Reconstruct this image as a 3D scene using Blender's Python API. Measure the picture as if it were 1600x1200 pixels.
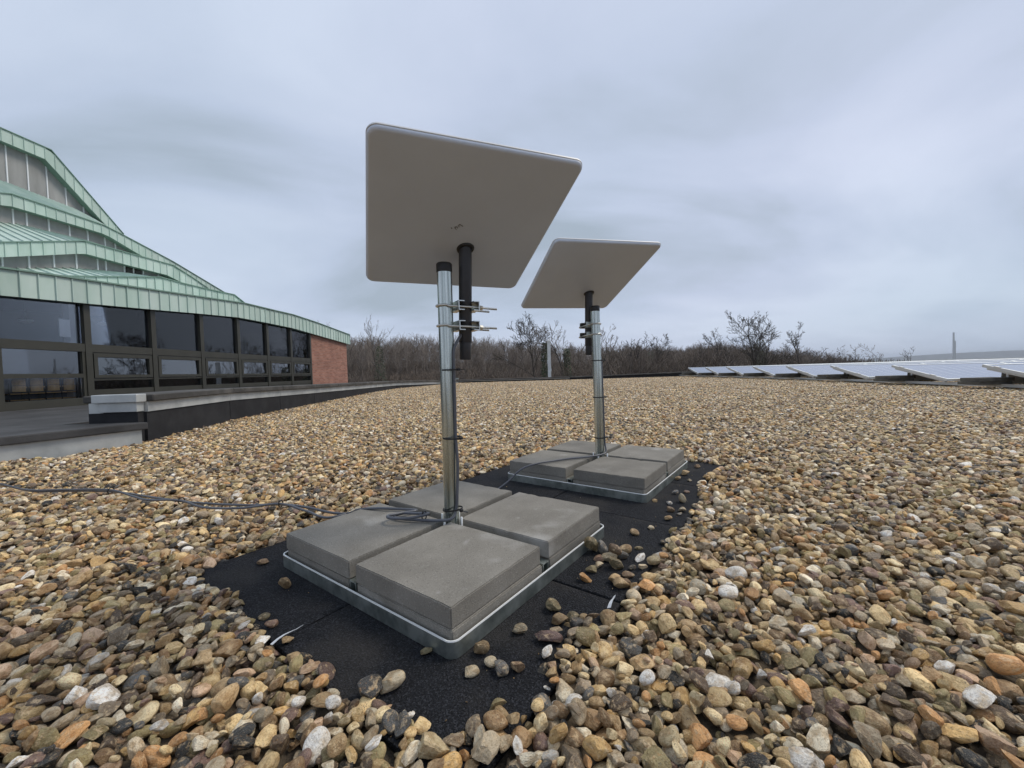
import bpy, bmesh, math, random
import numpy as np
from mathutils import Vector, Matrix, Euler

for o in list(bpy.data.objects):
    bpy.data.objects.remove(o)
SC = bpy.context.scene
COL = SC.collection
R = math.radians

# ------------------------------------------------------------------ camera
PITCH, ROLL, EYE = 0.0313, -0.0294, 0.5098
cd = bpy.data.cameras.new("camera")
cam = bpy.data.objects.new("camera", cd)
COL.objects.link(cam)
_F = Vector((0, math.cos(PITCH), -math.sin(PITCH)))
_R0 = Vector((1, 0, 0))
_U0 = _R0.cross(_F)
_R = _R0 * math.cos(ROLL) + _U0 * math.sin(ROLL)
_U = -_R0 * math.sin(ROLL) + _U0 * math.cos(ROLL)
cam.matrix_world = Matrix(((_R.x, _U.x, -_F.x, 0), (_R.y, _U.y, -_F.y, 0), (_R.z, _U.z, -_F.z, EYE), (0, 0, 0, 1)))
cd.sensor_width = 36.0
cd.lens = 36.0 * 633.7 / 1600.0
cd.clip_start = 0.02
cd.clip_end = 20000
SC.camera = cam
SC.render.resolution_x, SC.render.resolution_y = 1024, 768

# ------------------------------------------------------------------ sky, sun, exposure
SUN_EL, SUN_AZ = R(52), R(70)            # azimuth measured from +Y towards +X
w = bpy.data.worlds.new("World")
SC.world = w
w.use_nodes = True
nt = w.node_tree
nt.nodes.clear()
N, L = nt.nodes.new, nt.links.new
out = N("ShaderNodeOutputWorld")
bg = N("ShaderNodeBackground")
sky = N("ShaderNodeTexSky")
sky.sky_type = 'NISHITA'
sky.sun_disc = False
sky.sun_elevation = SUN_EL
sky.sun_rotation = SUN_AZ
sky.air_density = 1.0
sky.dust_density = 3.0
tc = N("ShaderNodeTexCoord")
sep = N("ShaderNodeSeparateXYZ")
L(tc.outputs['Generated'], sep.inputs[0])
zz = N("ShaderNodeMath"); zz.operation = 'ABSOLUTE'
L(sep.outputs['Z'], zz.inputs[0])
za = N("ShaderNodeMath"); za.operation = 'ADD'; za.inputs[1].default_value = 0.30
L(zz.outputs[0], za.inputs[0])
dx = N("ShaderNodeMath"); dx.operation = 'DIVIDE'
dy = N("ShaderNodeMath"); dy.operation = 'DIVIDE'
L(sep.outputs['X'], dx.inputs[0]); L(za.outputs[0], dx.inputs[1])
L(sep.outputs['Y'], dy.inputs[0]); L(za.outputs[0], dy.inputs[1])
cmb = N("ShaderNodeCombineXYZ")
L(dx.outputs[0], cmb.inputs[0]); L(dy.outputs[0], cmb.inputs[1])
n1 = N("ShaderNodeTexNoise"); n1.inputs['Scale'].default_value = 0.95; n1.inputs['Detail'].default_value = 7; n1.inputs['Roughness'].default_value = 0.50
n1.inputs['Distortion'].default_value = 0.5
mp = N("ShaderNodeMapping"); mp.inputs['Location'].default_value = (3.7, 1.9, 0.0); mp.inputs['Scale'].default_value = (0.8, 1.25, 1)
mp.inputs['Rotation'].default_value = (0, 0, 0.5)
L(cmb.outputs[0], mp.inputs[0]); L(mp.outputs[0], n1.inputs['Vector'])
r1 = N("ShaderNodeValToRGB")
r1.color_ramp.elements[0].position = 0.33; r1.color_ramp.elements[0].color = (0.42, 0.495, 0.575, 1)
r1.color_ramp.elements[1].position = 0.63; r1.color_ramp.elements[1].color = (0.69, 0.765, 0.90, 1)
e = r1.color_ramp.elements.new(0.47); e.color = (0.565, 0.645, 0.785, 1)
L(n1.outputs['Fac'], r1.inputs[0])
n2 = N("ShaderNodeTexNoise"); n2.inputs['Scale'].default_value = 0.42; n2.inputs['Detail'].default_value = 2
mp2 = N("ShaderNodeMapping"); mp2.inputs['Location'].default_value = (7.1, 4.4, 0)
L(cmb.outputs[0], mp2.inputs[0]); L(mp2.outputs[0], n2.inputs['Vector'])
r2 = N("ShaderNodeValToRGB")
r2.color_ramp.elements[0].position = 0.32; r2.color_ramp.elements[0].color = (0.90, 0.95, 0.97, 1)
r2.color_ramp.elements[1].position = 0.66; r2.color_ramp.elements[1].color = (1.05, 1.02, 1.06, 1)
L(n2.outputs['Fac'], r2.inputs[0])
mul = N("ShaderNodeMixRGB"); mul.blend_type = 'MULTIPLY'; mul.inputs[0].default_value = 1.0
L(r1.outputs[0], mul.inputs[1]); L(r2.outputs[0], mul.inputs[2])
# thin cloud deck: a little of the clear sky's light comes through
SKY_K = 0.10
sc10 = N("ShaderNodeMixRGB"); sc10.blend_type = 'MIX'; sc10.inputs[0].default_value = 0.04
up = N("ShaderNodeMixRGB"); up.blend_type = 'MULTIPLY'; up.inputs[0].default_value = 1.0
up.inputs[2].default_value = (.69 / SKY_K, .69 / SKY_K, .69 / SKY_K, 1)
L(mul.outputs[0], up.inputs[1])
L(up.outputs[0], sc10.inputs[1]); L(sky.outputs[0], sc10.inputs[2])
L(sc10.outputs[0], bg.inputs['Color'])
bg.inputs['Strength'].default_value = SKY_K
L(bg.outputs[0], out.inputs[0])
sd = bpy.data.lights.new("sun", 'SUN')
sd.energy = 1.5
sd.angle = R(22)
sd.color = (1.0, 0.92, 0.80)
sun = bpy.data.objects.new("sun", sd)
COL.objects.link(sun)
sdir = Vector((math.sin(SUN_AZ) * math.cos(SUN_EL), math.cos(SUN_AZ) * math.cos(SUN_EL), math.sin(SUN_EL)))
sun.rotation_euler = sdir.to_track_quat('Z', 'Y').to_euler()
sun.location = (20, 5, 30)
SC.view_settings.view_transform = 'Standard'
SC.view_settings.look = 'None'
SC.view_settings.exposure = 0.5
SC.view_settings.gamma = 1.0
SC.view_settings.use_curve_mapping = False
SC.cycles.max_bounces = 8
SC.cycles.transparent_max_bounces = 12

# ------------------------------------------------------------------ helpers
class MB:
    def __init__(s):
        s.v, s.f = [], []
    def add(s, vs, fs):
        b = len(s.v)
        s.v += [tuple(v) for v in vs]
        s.f += [tuple(i + b for i in f) for f in fs]
        return s
    def box(s, x0, x1, y0, y1, z0, z1):
        return s.add([(x0, y0, z0), (x1, y0, z0), (x1, y1, z0), (x0, y1, z0), (x0, y0, z1), (x1, y0, z1), (x1, y1, z1), (x0, y1, z1)],
                     [(0, 3, 2, 1), (4, 5, 6, 7), (0, 1, 5, 4), (1, 2, 6, 5), (2, 3, 7, 6), (3, 0, 4, 7)])
    def hexa(s, bot, top):
        return s.add(list(bot) + list(top), [(0, 3, 2, 1), (4, 5, 6, 7), (0, 1, 5, 4), (1, 2, 6, 5), (2, 3, 7, 6), (3, 0, 4, 7)])
    def tube(s, path, rad, n=8, cap=True):
        path = [Vector(p) for p in path]
        m = len(path)
        rads = rad if isinstance(rad, (list, tuple)) else [rad] * m
        prev = None
        rings = []
        for i, p in enumerate(path):
            d = (path[min(i + 1, m - 1)] - path[max(i - 1, 0)])
            if d.length < 1e-9:
                d = Vector((0, 0, 1))
            d.normalize()
            if prev is None:
                a = Vector((0, 0, 1)) if abs(d.z) < .9 else Vector((1, 0, 0))
                x = d.cross(a).normalized()
            else:
                x = (prev - d * prev.dot(d))
                x = x.normalized() if x.length > 1e-6 else d.orthogonal().normalized()
            prev = x
            y = d.cross(x)
            rings.append([p + (x * math.cos(2 * math.pi * k / n) + y * math.sin(2 * math.pi * k / n)) * rads[i] for k in range(n)])
        vs = [v for r_ in rings for v in r_]
        fs = [(i * n + k, i * n + (k + 1) % n, (i + 1) * n + (k + 1) % n, (i + 1) * n + k) for i in range(m - 1) for k in range(n)]
        if cap:
            fs += [tuple(reversed(range(n))), tuple((m - 1) * n + k for k in range(n))]
        return s.add(vs, fs)
    def lathe(s, prof, c=(0, 0, 0), n=24, sx=1, sy=1):
        vs = [(c[0] + r_ * math.cos(2 * math.pi * k / n) * sx, c[1] + r_ * math.sin(2 * math.pi * k / n) * sy, c[2] + z) for r_, z in prof for k in range(n)]
        m = len(prof)
        fs = [(i * n + k, i * n + (k + 1) % n, (i + 1) * n + (k + 1) % n, (i + 1) * n + k) for i in range(m - 1) for k in range(n)]
        fs += [tuple(reversed(range(n))), tuple((m - 1) * n + k for k in range(n))]
        return s.add(vs, fs)
    def mesh(s, name, mat=None, smooth=False):
        me = bpy.data.meshes.new(name)
        me.from_pydata(s.v, [], s.f)
        if mat: me.materials.append(mat)
        if smooth: me.shade_smooth()
        me.update()
        return me
    def build(s, name, mat, parent=None, smooth=False, bevel=0, seg=2, autosmooth=None):
        me = s.mesh(name, mat, smooth)
        if bevel:
            bm = bmesh.new(); bm.from_mesh(me)
            bmesh.ops.bevel(bm, geom=bm.edges[:], offset=bevel, segments=seg, affect='EDGES', profile=0.6)
            bm.to_mesh(me); bm.free()
        if autosmooth:
            me.shade_smooth()
            me.set_sharp_from_angle(angle=R(autosmooth))
        return link(name, me, parent)

def link(name, me, parent=None):
    o = bpy.data.objects.new(name, me)
    COL.objects.link(o)
    if parent: o.parent = parent
    return o
def tag(o, label=None, cat=None, group=None, kind=None):
    if label: o['label'] = label
    if cat: o['category'] = cat
    if group: o['group'] = group
    if kind: o['kind'] = kind
    return o
def empty(name, loc=(0, 0, 0), rz=0):
    o = bpy.data.objects.new(name, None)
    o.empty_display_size = 0.1
    o.location = loc; o.rotation_euler = (0, 0, rz)
    COL.objects.link(o)
    return o
def smoothpath(pts, k=6):
    pts = [Vector(p) for p in pts]
    o = []
    for i in range(len(pts) - 1):
        p0, p1, p2, p3 = pts[max(i - 1, 0)], pts[i], pts[i + 1], pts[min(i + 2, len(pts) - 1)]
        for j in range(k):
            t = j / k
            o.append(0.5 * ((2 * p1) + (p2 - p0) * t + (2 * p0 - 5 * p1 + 4 * p2 - p3) * t * t + (3 * p1 - p0 - 3 * p2 + p3) * t ** 3))
    o.append(pts[-1])
    return o
def interp(P, y):
    for (a, za_), (b, zb) in zip(P, P[1:]):
        if y <= b: 
            t = (y - a) / (b - a)
            return za_ + (zb - za_) * t
    return P[-1][1]

# ------------------------------------------------------------------ materials
def M(name, col, rough=0.6, metal=0.0, var=0.0, scale=8.0, bump=0.0, bscale=None, col2=None, detail=5, stretch=None, spec=0.5, coat=0.0, thresh=(0.35, 0.65), rvar=0.0):
    m = bpy.data.materials.new(name)
    m.use_nodes = True
    t = m.node_tree
    b = t.nodes['Principled BSDF']
    b.inputs['Roughness'].default_value = rough
    b.inputs['Metallic'].default_value = metal
    b.inputs['Specular IOR Level'].default_value = spec
    b.inputs['Coat Weight'].default_value = coat
    b.inputs['Base Color'].default_value = (*col, 1)
    tcn = t.nodes.new('ShaderNodeTexCoord')
    src = tcn.outputs['Object']
    if stretch:
        mpn = t.nodes.new('ShaderNodeMapping'); mpn.inputs['Scale'].default_value = stretch
        t.links.new(src, mpn.inputs[0]); src = mpn.outputs[0]
    if var or col2:
        nz = t.nodes.new('ShaderNodeTexNoise'); nz.inputs['Scale'].default_value = scale; nz.inputs['Detail'].default_value = detail
        nz.inputs['Roughness'].default_value = 0.6
        t.links.new(src, nz.inputs['Vector'])
        rp = t.nodes.new('ShaderNodeValToRGB')
        rp.color_ramp.elements[0].position, rp.color_ramp.elements[1].position = thresh
        c2 = col2 or tuple(min(1, c * (1 + var)) for c in col)
        c1 = col if col2 else tuple(c * (1 - var) for c in col)
        rp.color_ramp.elements[0].color = (*c1, 1); rp.color_ramp.elements[1].color = (*c2, 1)
        t.links.new(nz.outputs['Fac'], rp.inputs[0]); t.links.new(rp.outputs[0], b.inputs['Base Color'])
        if rvar:
            mr = t.nodes.new('ShaderNodeMapRange'); mr.inputs['To Min'].default_value = rough - rvar; mr.inputs['To Max'].default_value = rough + rvar
            t.links.new(nz.outputs['Fac'], mr.inputs[0]); t.links.new(mr.outputs[0], b.inputs['Roughness'])
    if bump:
        nb = t.nodes.new('ShaderNodeTexNoise'); nb.inputs['Scale'].default_value = bscale or scale * 4; nb.inputs['Detail'].default_value = 4
        t.links.new(src, nb.inputs['Vector'])
        bp = t.nodes.new('ShaderNodeBump'); bp.inputs['Strength'].default_value = bump; bp.inputs['Distance'].default_value = 0.01
        t.links.new(nb.outputs['Fac'], bp.inputs['Height']); t.links.new(bp.outputs[0], b.inputs['Normal'])
    return m

PALETTE = [((.89, .72, .43), 11), ((.79, .58, .295), 13), ((.68, .44, .18), 8), ((.62, .34, .14), 6), ((.38, .245, .125), 9), ((.14, .098, .064), 7), ((.040, .041, .040), 5),
           ((.125, .126, .122), 6), ((.41, .33, .16), 10), ((.93, .82, .61), 10), ((.58, .475, .325), 11), ((.65, .45, .295), 6), ((.24, .155, .125), 5), ((.52, .36, .185), 11), ((.33, .26, .18), 9), ((.90, .86, .78), 4)]
def stone_mat(name, src='random', fixed=None):
    m = bpy.data.materials.new(name); m.use_nodes = True
    t = m.node_tree; b = t.nodes['Principled BSDF']; n, l = t.nodes.new, t.links.new
    b.inputs['Specular IOR Level'].default_value = .34
    at = n('ShaderNodeAttribute'); at.attribute_name = 'rest'
    if src == 'random':
        rnd = n('ShaderNodeObjectInfo').outputs['Random']
    else:
        ta = n('ShaderNodeAttribute'); ta.attribute_name = 'tint'; rnd = ta.outputs['Fac']
    off = n('ShaderNodeMath'); off.operation = 'MULTIPLY'; off.inputs[1].default_value = 173.0; l(rnd, off.inputs[0])
    cb = n('ShaderNodeCombineXYZ'); l(off.outputs[0], cb.inputs[0]); l(off.outputs[0], cb.inputs[2])
    ad = n('ShaderNodeVectorMath'); ad.operation = 'ADD'; l(at.outputs['Vector'], ad.inputs[0]); l(cb.outputs[0], ad.inputs[1])
    def noise(sc_, det=4, ro=.6):
        q = n('ShaderNodeTexNoise'); q.inputs['Scale'].default_value = sc_; q.inputs['Detail'].default_value = det; q.inputs['Roughness'].default_value = ro
        l(ad.outputs[0], q.inputs['Vector']); return q.outputs['Fac']
    if fixed is None:
        rp = n('ShaderNodeValToRGB'); rp.color_ramp.interpolation = 'CONSTANT'
        tot = sum(k for _, k in PALETTE); acc = 0
        pal = PALETTE[:]; random.Random(4).shuffle(pal)
        els = rp.color_ramp.elements
        els.remove(els[1])
        els[0].position = 0.0
        for i, (c, k) in enumerate(pal):
            el = els[0] if i == 0 else els.new(acc / tot)
            el.color = (*c, 1); acc += k
        l(rnd, rp.inputs[0]); base = rp.outputs[0]
    else:
        rg = n('ShaderNodeRGB'); rg.outputs[0].default_value = (*fixed, 1); base = rg.outputs[0]
    # brightness jitter from a second hash of the same number
    h = n('ShaderNodeMath'); h.operation = 'MULTIPLY'; h.inputs[1].default_value = 917.31; l(rnd, h.inputs[0])
    fr = n('ShaderNodeMath'); fr.operation = 'FRACT'; l(h.outputs[0], fr.inputs[0])
    mr = n('ShaderNodeMapRange'); mr.inputs['To Min'].default_value = .58; mr.inputs['To Max'].default_value = 1.36; l(fr.outputs[0], mr.inputs[0])
    sc_ = n('ShaderNodeVectorMath'); sc_.operation = 'SCALE'; l(base, sc_.inputs[0]); l(mr.outputs[0], sc_.inputs['Scale'])
    cur = sc_.outputs[0]
    def layer(fac, lo, hi, color, mode='MIX', amt=1.0):
        nonlocal cur
        k = n('ShaderNodeMapRange'); k.inputs['From Min'].default_value = lo; k.inputs['From Max'].default_value = hi; k.inputs['To Max'].default_value = amt
        l(fac, k.inputs[0])
        x = n('ShaderNodeMixRGB'); x.blend_type = mode; l(k.outputs[0], x.inputs[0]); l(cur, x.inputs[1]); x.inputs[2].default_value = (*color, 1)
        cur = x.outputs[0]
    layer(noise(.9, 3), .46, .62, (.50, .40, .29), 'MULTIPLY', .7)
    layer(noise(1.5, 4), .54, .66, (.80, .60, .36), 'MIX', .55)
    layer(noise(5, 5, .75), .50, .66, (.34, .26, .17), 'MULTIPLY', .6)
    layer(noise(2.3, 5, .75), .61, .67, (.055, .045, .035), 'MIX', .75)
    layer(noise(3.1, 3), .62, .68, (.42, .22, .08), 'MIX', .5)
    layer(noise(13, 3, .7), .56, .68, (.72, .64, .50), 'MIX', .38)
    l(cur, b.inputs['Base Color'])
    rr = n('ShaderNodeMapRange'); rr.inputs['To Min'].default_value = .28; rr.inputs['To Max'].default_value = .62; l(fr.outputs[0], rr.inputs[0]); l(rr.outputs[0], b.inputs['Roughness'])
    bp = n('ShaderNodeBump'); bp.inputs['Strength'].default_value = .8; bp.inputs['Distance'].default_value = .005
    l(noise(4.5, 5, .65), bp.inputs['Height']); l(bp.outputs[0], b.inputs['Normal'])
    return m

m_stone = stone_mat('pebble_stone')
m_stone_far = stone_mat('pebble_stone_far', 'tint')
m_bed = M('grit', (.09, .07, .048), .95, var=.4, scale=90, bump=.5)  # soil-like bed, kept dark in colour so gaps between stones read as shade
def rubber():
    m = M('rubber_crumb', (.020, .021, .024), .8, var=.0, bump=.9, bscale=260, spec=.16)
    t = m.node_tree; b = t.nodes['Principled BSDF']
    tcn = t.nodes.new('ShaderNodeTexCoord'); v = t.nodes.new('ShaderNodeTexVoronoi'); v.inputs['Scale'].default_value = 430
    t.links.new(tcn.outputs['Object'], v.inputs['Vector'])
    sp = t.nodes.new('ShaderNodeSeparateColor'); t.links.new(v.outputs['Color'], sp.inputs[0])
    rp = t.nodes.new('ShaderNodeValToRGB')
    rp.color_ramp.elements[0].position = 0.0; rp.color_ramp.elements[0].color = (.008, .0085, .010, 1)
    rp.color_ramp.elements[1].position = 1.0; rp.color_ramp.elements[1].color = (.046, .048, .056, 1)
    e1 = rp.color_ramp.elements.new(.72); e1.color = (.020, .021, .025, 1)
    nz = t.nodes.new('ShaderNodeTexNoise'); nz.inputs['Scale'].default_value = 5; nz.inputs['Detail'].default_value = 5
    t.links.new(tcn.outputs['Object'], nz.inputs['Vector'])
    dr = t.nodes.new('ShaderNodeMapRange'); dr.inputs['From Min'].default_value = .5; dr.inputs['From Max'].default_value = .78; dr.inputs['To Max'].default_value = .7
    t.links.new(nz.outputs['Fac'], dr.inputs[0])
    mx = t.nodes.new('ShaderNodeMixRGB'); mx.inputs[2].default_value = (.06, .055, .05, 1)
    t.links.new(sp.outputs[0], rp.inputs[0]); t.links.new(dr.outputs[0], mx.inputs[0]); t.links.new(rp.outputs[0], mx.inputs[1])
    t.links.new(mx.outputs[0], b.inputs['Base Color'])
    return m
m_rubber = rubber()
def concrete():
    m = M('slab_concrete', (.165, .157, .142), .88, bump=.22, bscale=380, spec=.3)
    t = m.node_tree; b = t.nodes['Principled BSDF']; n, l = t.nodes.new, t.links.new
    tcn = n('ShaderNodeTexCoord'); oi = n('ShaderNodeObjectInfo')
    ml = n('ShaderNodeMath'); ml.operation = 'MULTIPLY'; ml.inputs[1].default_value = 31; l(oi.outputs['Random'], ml.inputs[0])
    ad = n('ShaderNodeVectorMath'); l(tcn.outputs['Object'], ad.inputs[0]); l(ml.outputs[0], ad.inputs[1])
    def nz(s, d=4):
        q = n('ShaderNodeTexNoise'); q.inputs['Scale'].default_value = s; q.inputs['Detail'].default_value = d; l(ad.outputs[0], q.inputs['Vector']); return q.outputs['Fac']
    cur = None
    rp = n('ShaderNodeValToRGB'); rp.color_ramp.elements[0].position = .3; rp.color_ramp.elements[1].position = .7
    rp.color_ramp.elements[0].color = (.185, .172, .148, 1); rp.color_ramp.elements[1].color = (.252, .236, .206, 1)
    l(nz(9, 6), rp.inputs[0]); cur = rp.outputs[0]
    for f, lo, hi, c, a in ((nz(330, 2), .56, .72, (.07, .064, .055), .5), (nz(260, 2), .60, .72, (.50, .48, .44), .32), (nz(5.5, 6), .60, .76, (.42, .41, .385), .75), (nz(26, 5), .66, .78, (.36, .35, .33), .5), (nz(3, 4), .56, .75, (.10, .095, .085), .5)):
        k = n('ShaderNodeMapRange'); k.inputs['From Min'].default_value = lo; k.inputs['From Max'].default_value = hi; k.inputs['To Max'].default_value = a; l(f, k.inputs[0])
        x = n('ShaderNodeMixRGB'); l(k.outputs[0], x.inputs[0]); l(cur, x.inputs[1]); x.inputs[2].default_value = (*c, 1); cur = x.outputs[0]
    l(cur, b.inputs['Base Color'])
    return m
m_slab = concrete()
m_galv = M('galvanised_steel', (.27, .31, .295), .36, .85, col2=(.52, .57, .545), scale=26, bump=.06, bscale=60, rvar=.10)
m_galv_pole = M('galvanised_tube', (.13, .15, .138), .25, .9, col2=(.80, .86, .82), scale=46, stretch=(1.6, 1.6, .03), bump=.05, bscale=40, rvar=.12, thresh=(.3, .68))
m_galv_cut = M('bright_cut_edge', (.88, .90, .89), .35, .25)
m_bolt = M('zinc_bolt', (.62, .63, .61), .3, .95)
m_blackcap = M('black_plastic', (.012, .012, .013), .5)
m_mast = M('dark_grey_mast', (.028, .029, .034), .48, var=.15, scale=20)
m_dish = M('dish_back', (.53, .585, .68), .42, var=.035, scale=3.5, bump=.03, bscale=500)
m_dishf = M('dish_face', (.66, .67, .68), .4)
m_ink = M('ink', (.02, .018, .016), .7)
m_cable = M('grey_cable', (.085, .09, .105), .38, var=.12, scale=14)
m_copper = M('verdigris_copper', (.41, .54, .475), .66, col2=(.52, .63, .575), scale=2.6, stretch=(1, 1, .35), bump=.04, bscale=6, detail=7)
def per_object(m, amt):
    t = m.node_tree; b = t.nodes['Principled BSDF']; lk = b.inputs['Base Color'].links[0]; src = lk.from_socket
    oi = t.nodes.new('ShaderNodeObjectInfo'); mr = t.nodes.new('ShaderNodeMapRange'); mr.inputs['To Min'].default_value = 1 - amt; mr.inputs['To Max'].default_value = 1 + amt
    t.links.new(oi.outputs['Random'], mr.inputs[0]); sc_ = t.nodes.new('ShaderNodeVectorMath'); sc_.operation = 'SCALE'
    t.links.new(src, sc_.inputs[0]); t.links.new(mr.outputs[0], sc_.inputs['Scale']); t.links.new(sc_.outputs[0], b.inputs['Base Color'])
per_object(m_copper, .09); per_object(m_slab, .07)
m_copper_seam = M('copper_seam', (.17, .27, .22), .6)
m_greywall = M('weathered_cladding', (.25, .25, .245), .8, col2=(.36, .36, .355), scale=1.6, stretch=(1, 1, .3), bump=.05, detail=7)
m_whitebar = M('white_bar', (.74, .76, .78), .5)
m_frame = M('bronze_frame', (.040, .038, .028), .45, var=.12, scale=4)
m_bitumen = M('bitumen', (.010, .0105, .0125), .8, col2=(.022, .0225, .025), scale=5, bump=.25, bscale=180, spec=.4)
m_coping = M('weathered_coping', (.045, .043, .040), .85, col2=(.13, .125, .115), scale=3.5, bump=.3, bscale=40, detail=8, thresh=(.42, .78))
m_terrace = M('terrace_felt', (.026, .026, .027), .8, col2=(.066, .066, .068), scale=2.2, bump=.2, bscale=60, detail=8)
m_lead = M('grey_flashing', (.36, .38, .38), .55, .35, col2=(.56, .58, .57), scale=3.2, bump=.08, bscale=14, detail=8)
m_alu = M('anodised_aluminium', (.62, .65, .66), .35, .6)
m_pv = M('solar_glass', (.10, .135, .215), .16, spec=1.0, coat=1.0)
m_pvline = M('solar_gridline', (.45, .47, .5), .4)
m_balslab = M('weathered_ballast', (.085, .08, .068), .9, col2=(.15, .145, .125), scale=6, bump=.3, bscale=80)
m_white = M('white_paper', (.85, .85, .82), .7)
m_chairwood = M('varnished_wood', (.80, .50, .20), .45, var=.2, scale=6, stretch=(1, 5, 1))
m_interior = M('interior_darkened', (.10, .10, .108), .8)  # back wall colour darkened to offset the stronger light it gets
m_ceiling = M('ceiling_lightened', (.34, .34, .36), .8)  # ceiling colour lightened to make up for the little light reaching it
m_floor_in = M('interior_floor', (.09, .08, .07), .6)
m_colin = M('pale_column', (.50, .49, .46), .7)
m_trunk = M('bare_bark', (.18, .15, .122), .9, var=.3, scale=2)
m_twig = M('bare_twigs', (.165, .130, .102), .95, var=.25, scale=.6)
m_twig2 = M('pale_twigs', (.255, .212, .175), .95, var=.25, scale=.6)
m_twig_dark = M('dark_twigs', (.062, .050, .040), .95, var=.25, scale=.6)
m_ivy = M('ivy_leaves', (.030, .045, .014), .6, var=.4, scale=3)
m_ground = M('winter_ground', (.055, .048, .030), .95, col2=(.075, .075, .035), scale=.03, detail=8)
m_hill = M('far_woodland', (.045, .05, .045), .95, var=.3, scale=.004, detail=8)
m_post = M('pale_post', (.70, .69, .66), .7, var=.1, scale=4)
m_chim = M('pale_concrete', (.62, .62, .62), .8)

def brick_mat():
    m = bpy.data.materials.new('red_brick'); m.use_nodes = True
    t = m.node_tree; b = t.nodes['Principled BSDF']; n, l = t.nodes.new, t.links.new
    b.inputs['Roughness'].default_value = .9
    tcn = n('ShaderNodeTexCoord'); sp = n('ShaderNodeSeparateXYZ'); l(tcn.outputs['Object'], sp.inputs[0])
    sm = n('ShaderNodeMath'); l(sp.outputs[0], sm.inputs[0]); l(sp.outputs[1], sm.inputs[1])
    cb = n('ShaderNodeCombineXYZ'); l(sm.outputs[0], cb.inputs[0]); l(sp.outputs[2], cb.inputs[1])
    br = n('ShaderNodeTexBrick'); br.inputs['Scale'].default_value = 1.0
    br.inputs['Brick Width'].default_value = .21; br.inputs['Row Height'].default_value = .06; br.inputs['Mortar Size'].default_value = .006; br.inputs['Mortar Smooth'].default_value = .2
    br.inputs['Color1'].default_value = (.26, .105, .070, 1); br.inputs['Color2'].default_value = (.37, .175, .12, 1); br.inputs['Mortar'].default_value = (.27, .21, .18, 1)
    l(cb.outputs[0], br.inputs['Vector'])
    nz = n('ShaderNodeTexNoise'); nz.inputs['Scale'].default_value = 2.5; nz.inputs['Detail'].default_value = 6; l(cb.outputs[0], nz.inputs['Vector'])
    mx = n('ShaderNodeMixRGB'); mx.blend_type = 'OVERLAY'; mx.inputs[0].default_value = .35; l(br.outputs['Color'], mx.inputs[1]); l(nz.outputs['Fac'], mx.inputs[2])
    l(mx.outputs[0], b.inputs['Base Color'])
    bp = n('ShaderNodeBump'); bp.inputs['Strength'].default_value = .5; bp.inputs['Distance'].default_value = .01; bp.invert = True
    l(br.outputs['Fac'], bp.inputs['Height']); l(bp.outputs[0], b.inputs['Normal'])
    return m
m_brick = brick_mat()
def glass_mat(name, tint, ior, boost):
    m = bpy.data.materials.new(name); m.use_nodes = True
    t = m.node_tree; t.nodes.clear(); n, l = t.nodes.new, t.links.new
    o = n('ShaderNodeOutputMaterial'); tr = n('ShaderNodeBsdfTransparent'); tr.inputs[0].default_value = (*tint, 1)
    gl = n('ShaderNodeBsdfGlossy'); gl.inputs['Roughness'].default_value = .015; gl.inputs['Color'].default_value = (.92, .95, 1, 1)
    fr = n('ShaderNodeFresnel'); fr.inputs['IOR'].default_value = ior
    ad = n('ShaderNodeMath'); ad.inputs[1].default_value = boost; ad.use_clamp = True; l(fr.outputs[0], ad.inputs[0])
    mx = n('ShaderNodeMixShader'); l(ad.outputs[0], mx.inputs[0]); l(tr.outputs[0], mx.inputs[1]); l(gl.outputs[0], mx.inputs[2]); l(mx.outputs[0], o.inputs[0])
    return m
m_glass = glass_mat('tinted_window_glass', (.82, .84, .88), 1.40, .025)
m_glass2 = glass_mat('reflective_window_glass', (.40, .41, .43), 1.55, .13)

# ------------------------------------------------------------------ layout constants
FX, FY, FYAW = -0.1846, 1.1564, 0.9304          # near ballast stand
GX, GY, GYAW = 0.4192, 1.961, 0.9364            # far ballast stand
cF, sF = math.cos(FYAW), math.sin(FYAW)
def uv2w(u, v): return (FX + cF * u - sF * v, FY + sF * u + cF * v)
def slope(y): return 0.009 * (min(max(y, 3.4), 10.5) - 3.4)
PAR = [(-3.13, 3.46), (-3.42, 4.9), (-3.52, 7.2), (-3.72, 13.0), (-2.37, 17.9)]     # roof-side face of left parapet
def par_x(y):
    if y < 3.46: return -3.07 + (y - 3.38) * 0.46
    for (x0, y0), (x1, y1) in zip(PAR, PAR[1:]):
        if y <= y1: return x0 + (x1 - x0) * (y - y0) / (y1 - y0)
    return -2.37

# ------------------------------------------------------------------ terrain and far things
def terrain_h(x, y):
    def ss(t): t = min(max(t, 0), 1); return t * t * (3 - 2 * t)
    left = 1 - ss((x / max(y, 1) - 0.45) / 0.4)
    return -5.5 + 5.0 * ss((y - 25) / 60) * left + 1.5 * ss((y - 80) / 60) * left
mb = MB()
rad = [0, 12, 24, 36, 48, 60, 75, 90, 110, 130, 160, 200, 260, 400, 700, 1200, 2000, 3500, 6000]
nA = 96
vs = [(0, 0, -5.5)]
for r_ in rad[1:]:
    for k in range(nA):
        a = 2 * math.pi * k / nA
        x, y = r_ * math.sin(a), r_ * math.cos(a)
        z = terrain_h(x, y) if r_ < 300 else (-5.5 + (terrain_h(x * 260 / r_, y * 260 / r_) + 5.5) * max(0, 1 - (r_ - 260) / 500))
        vs.append((x, y, z))
fs = [(0, 1 + k, 1 + (k + 1) % nA) for k in range(nA)]
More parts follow.
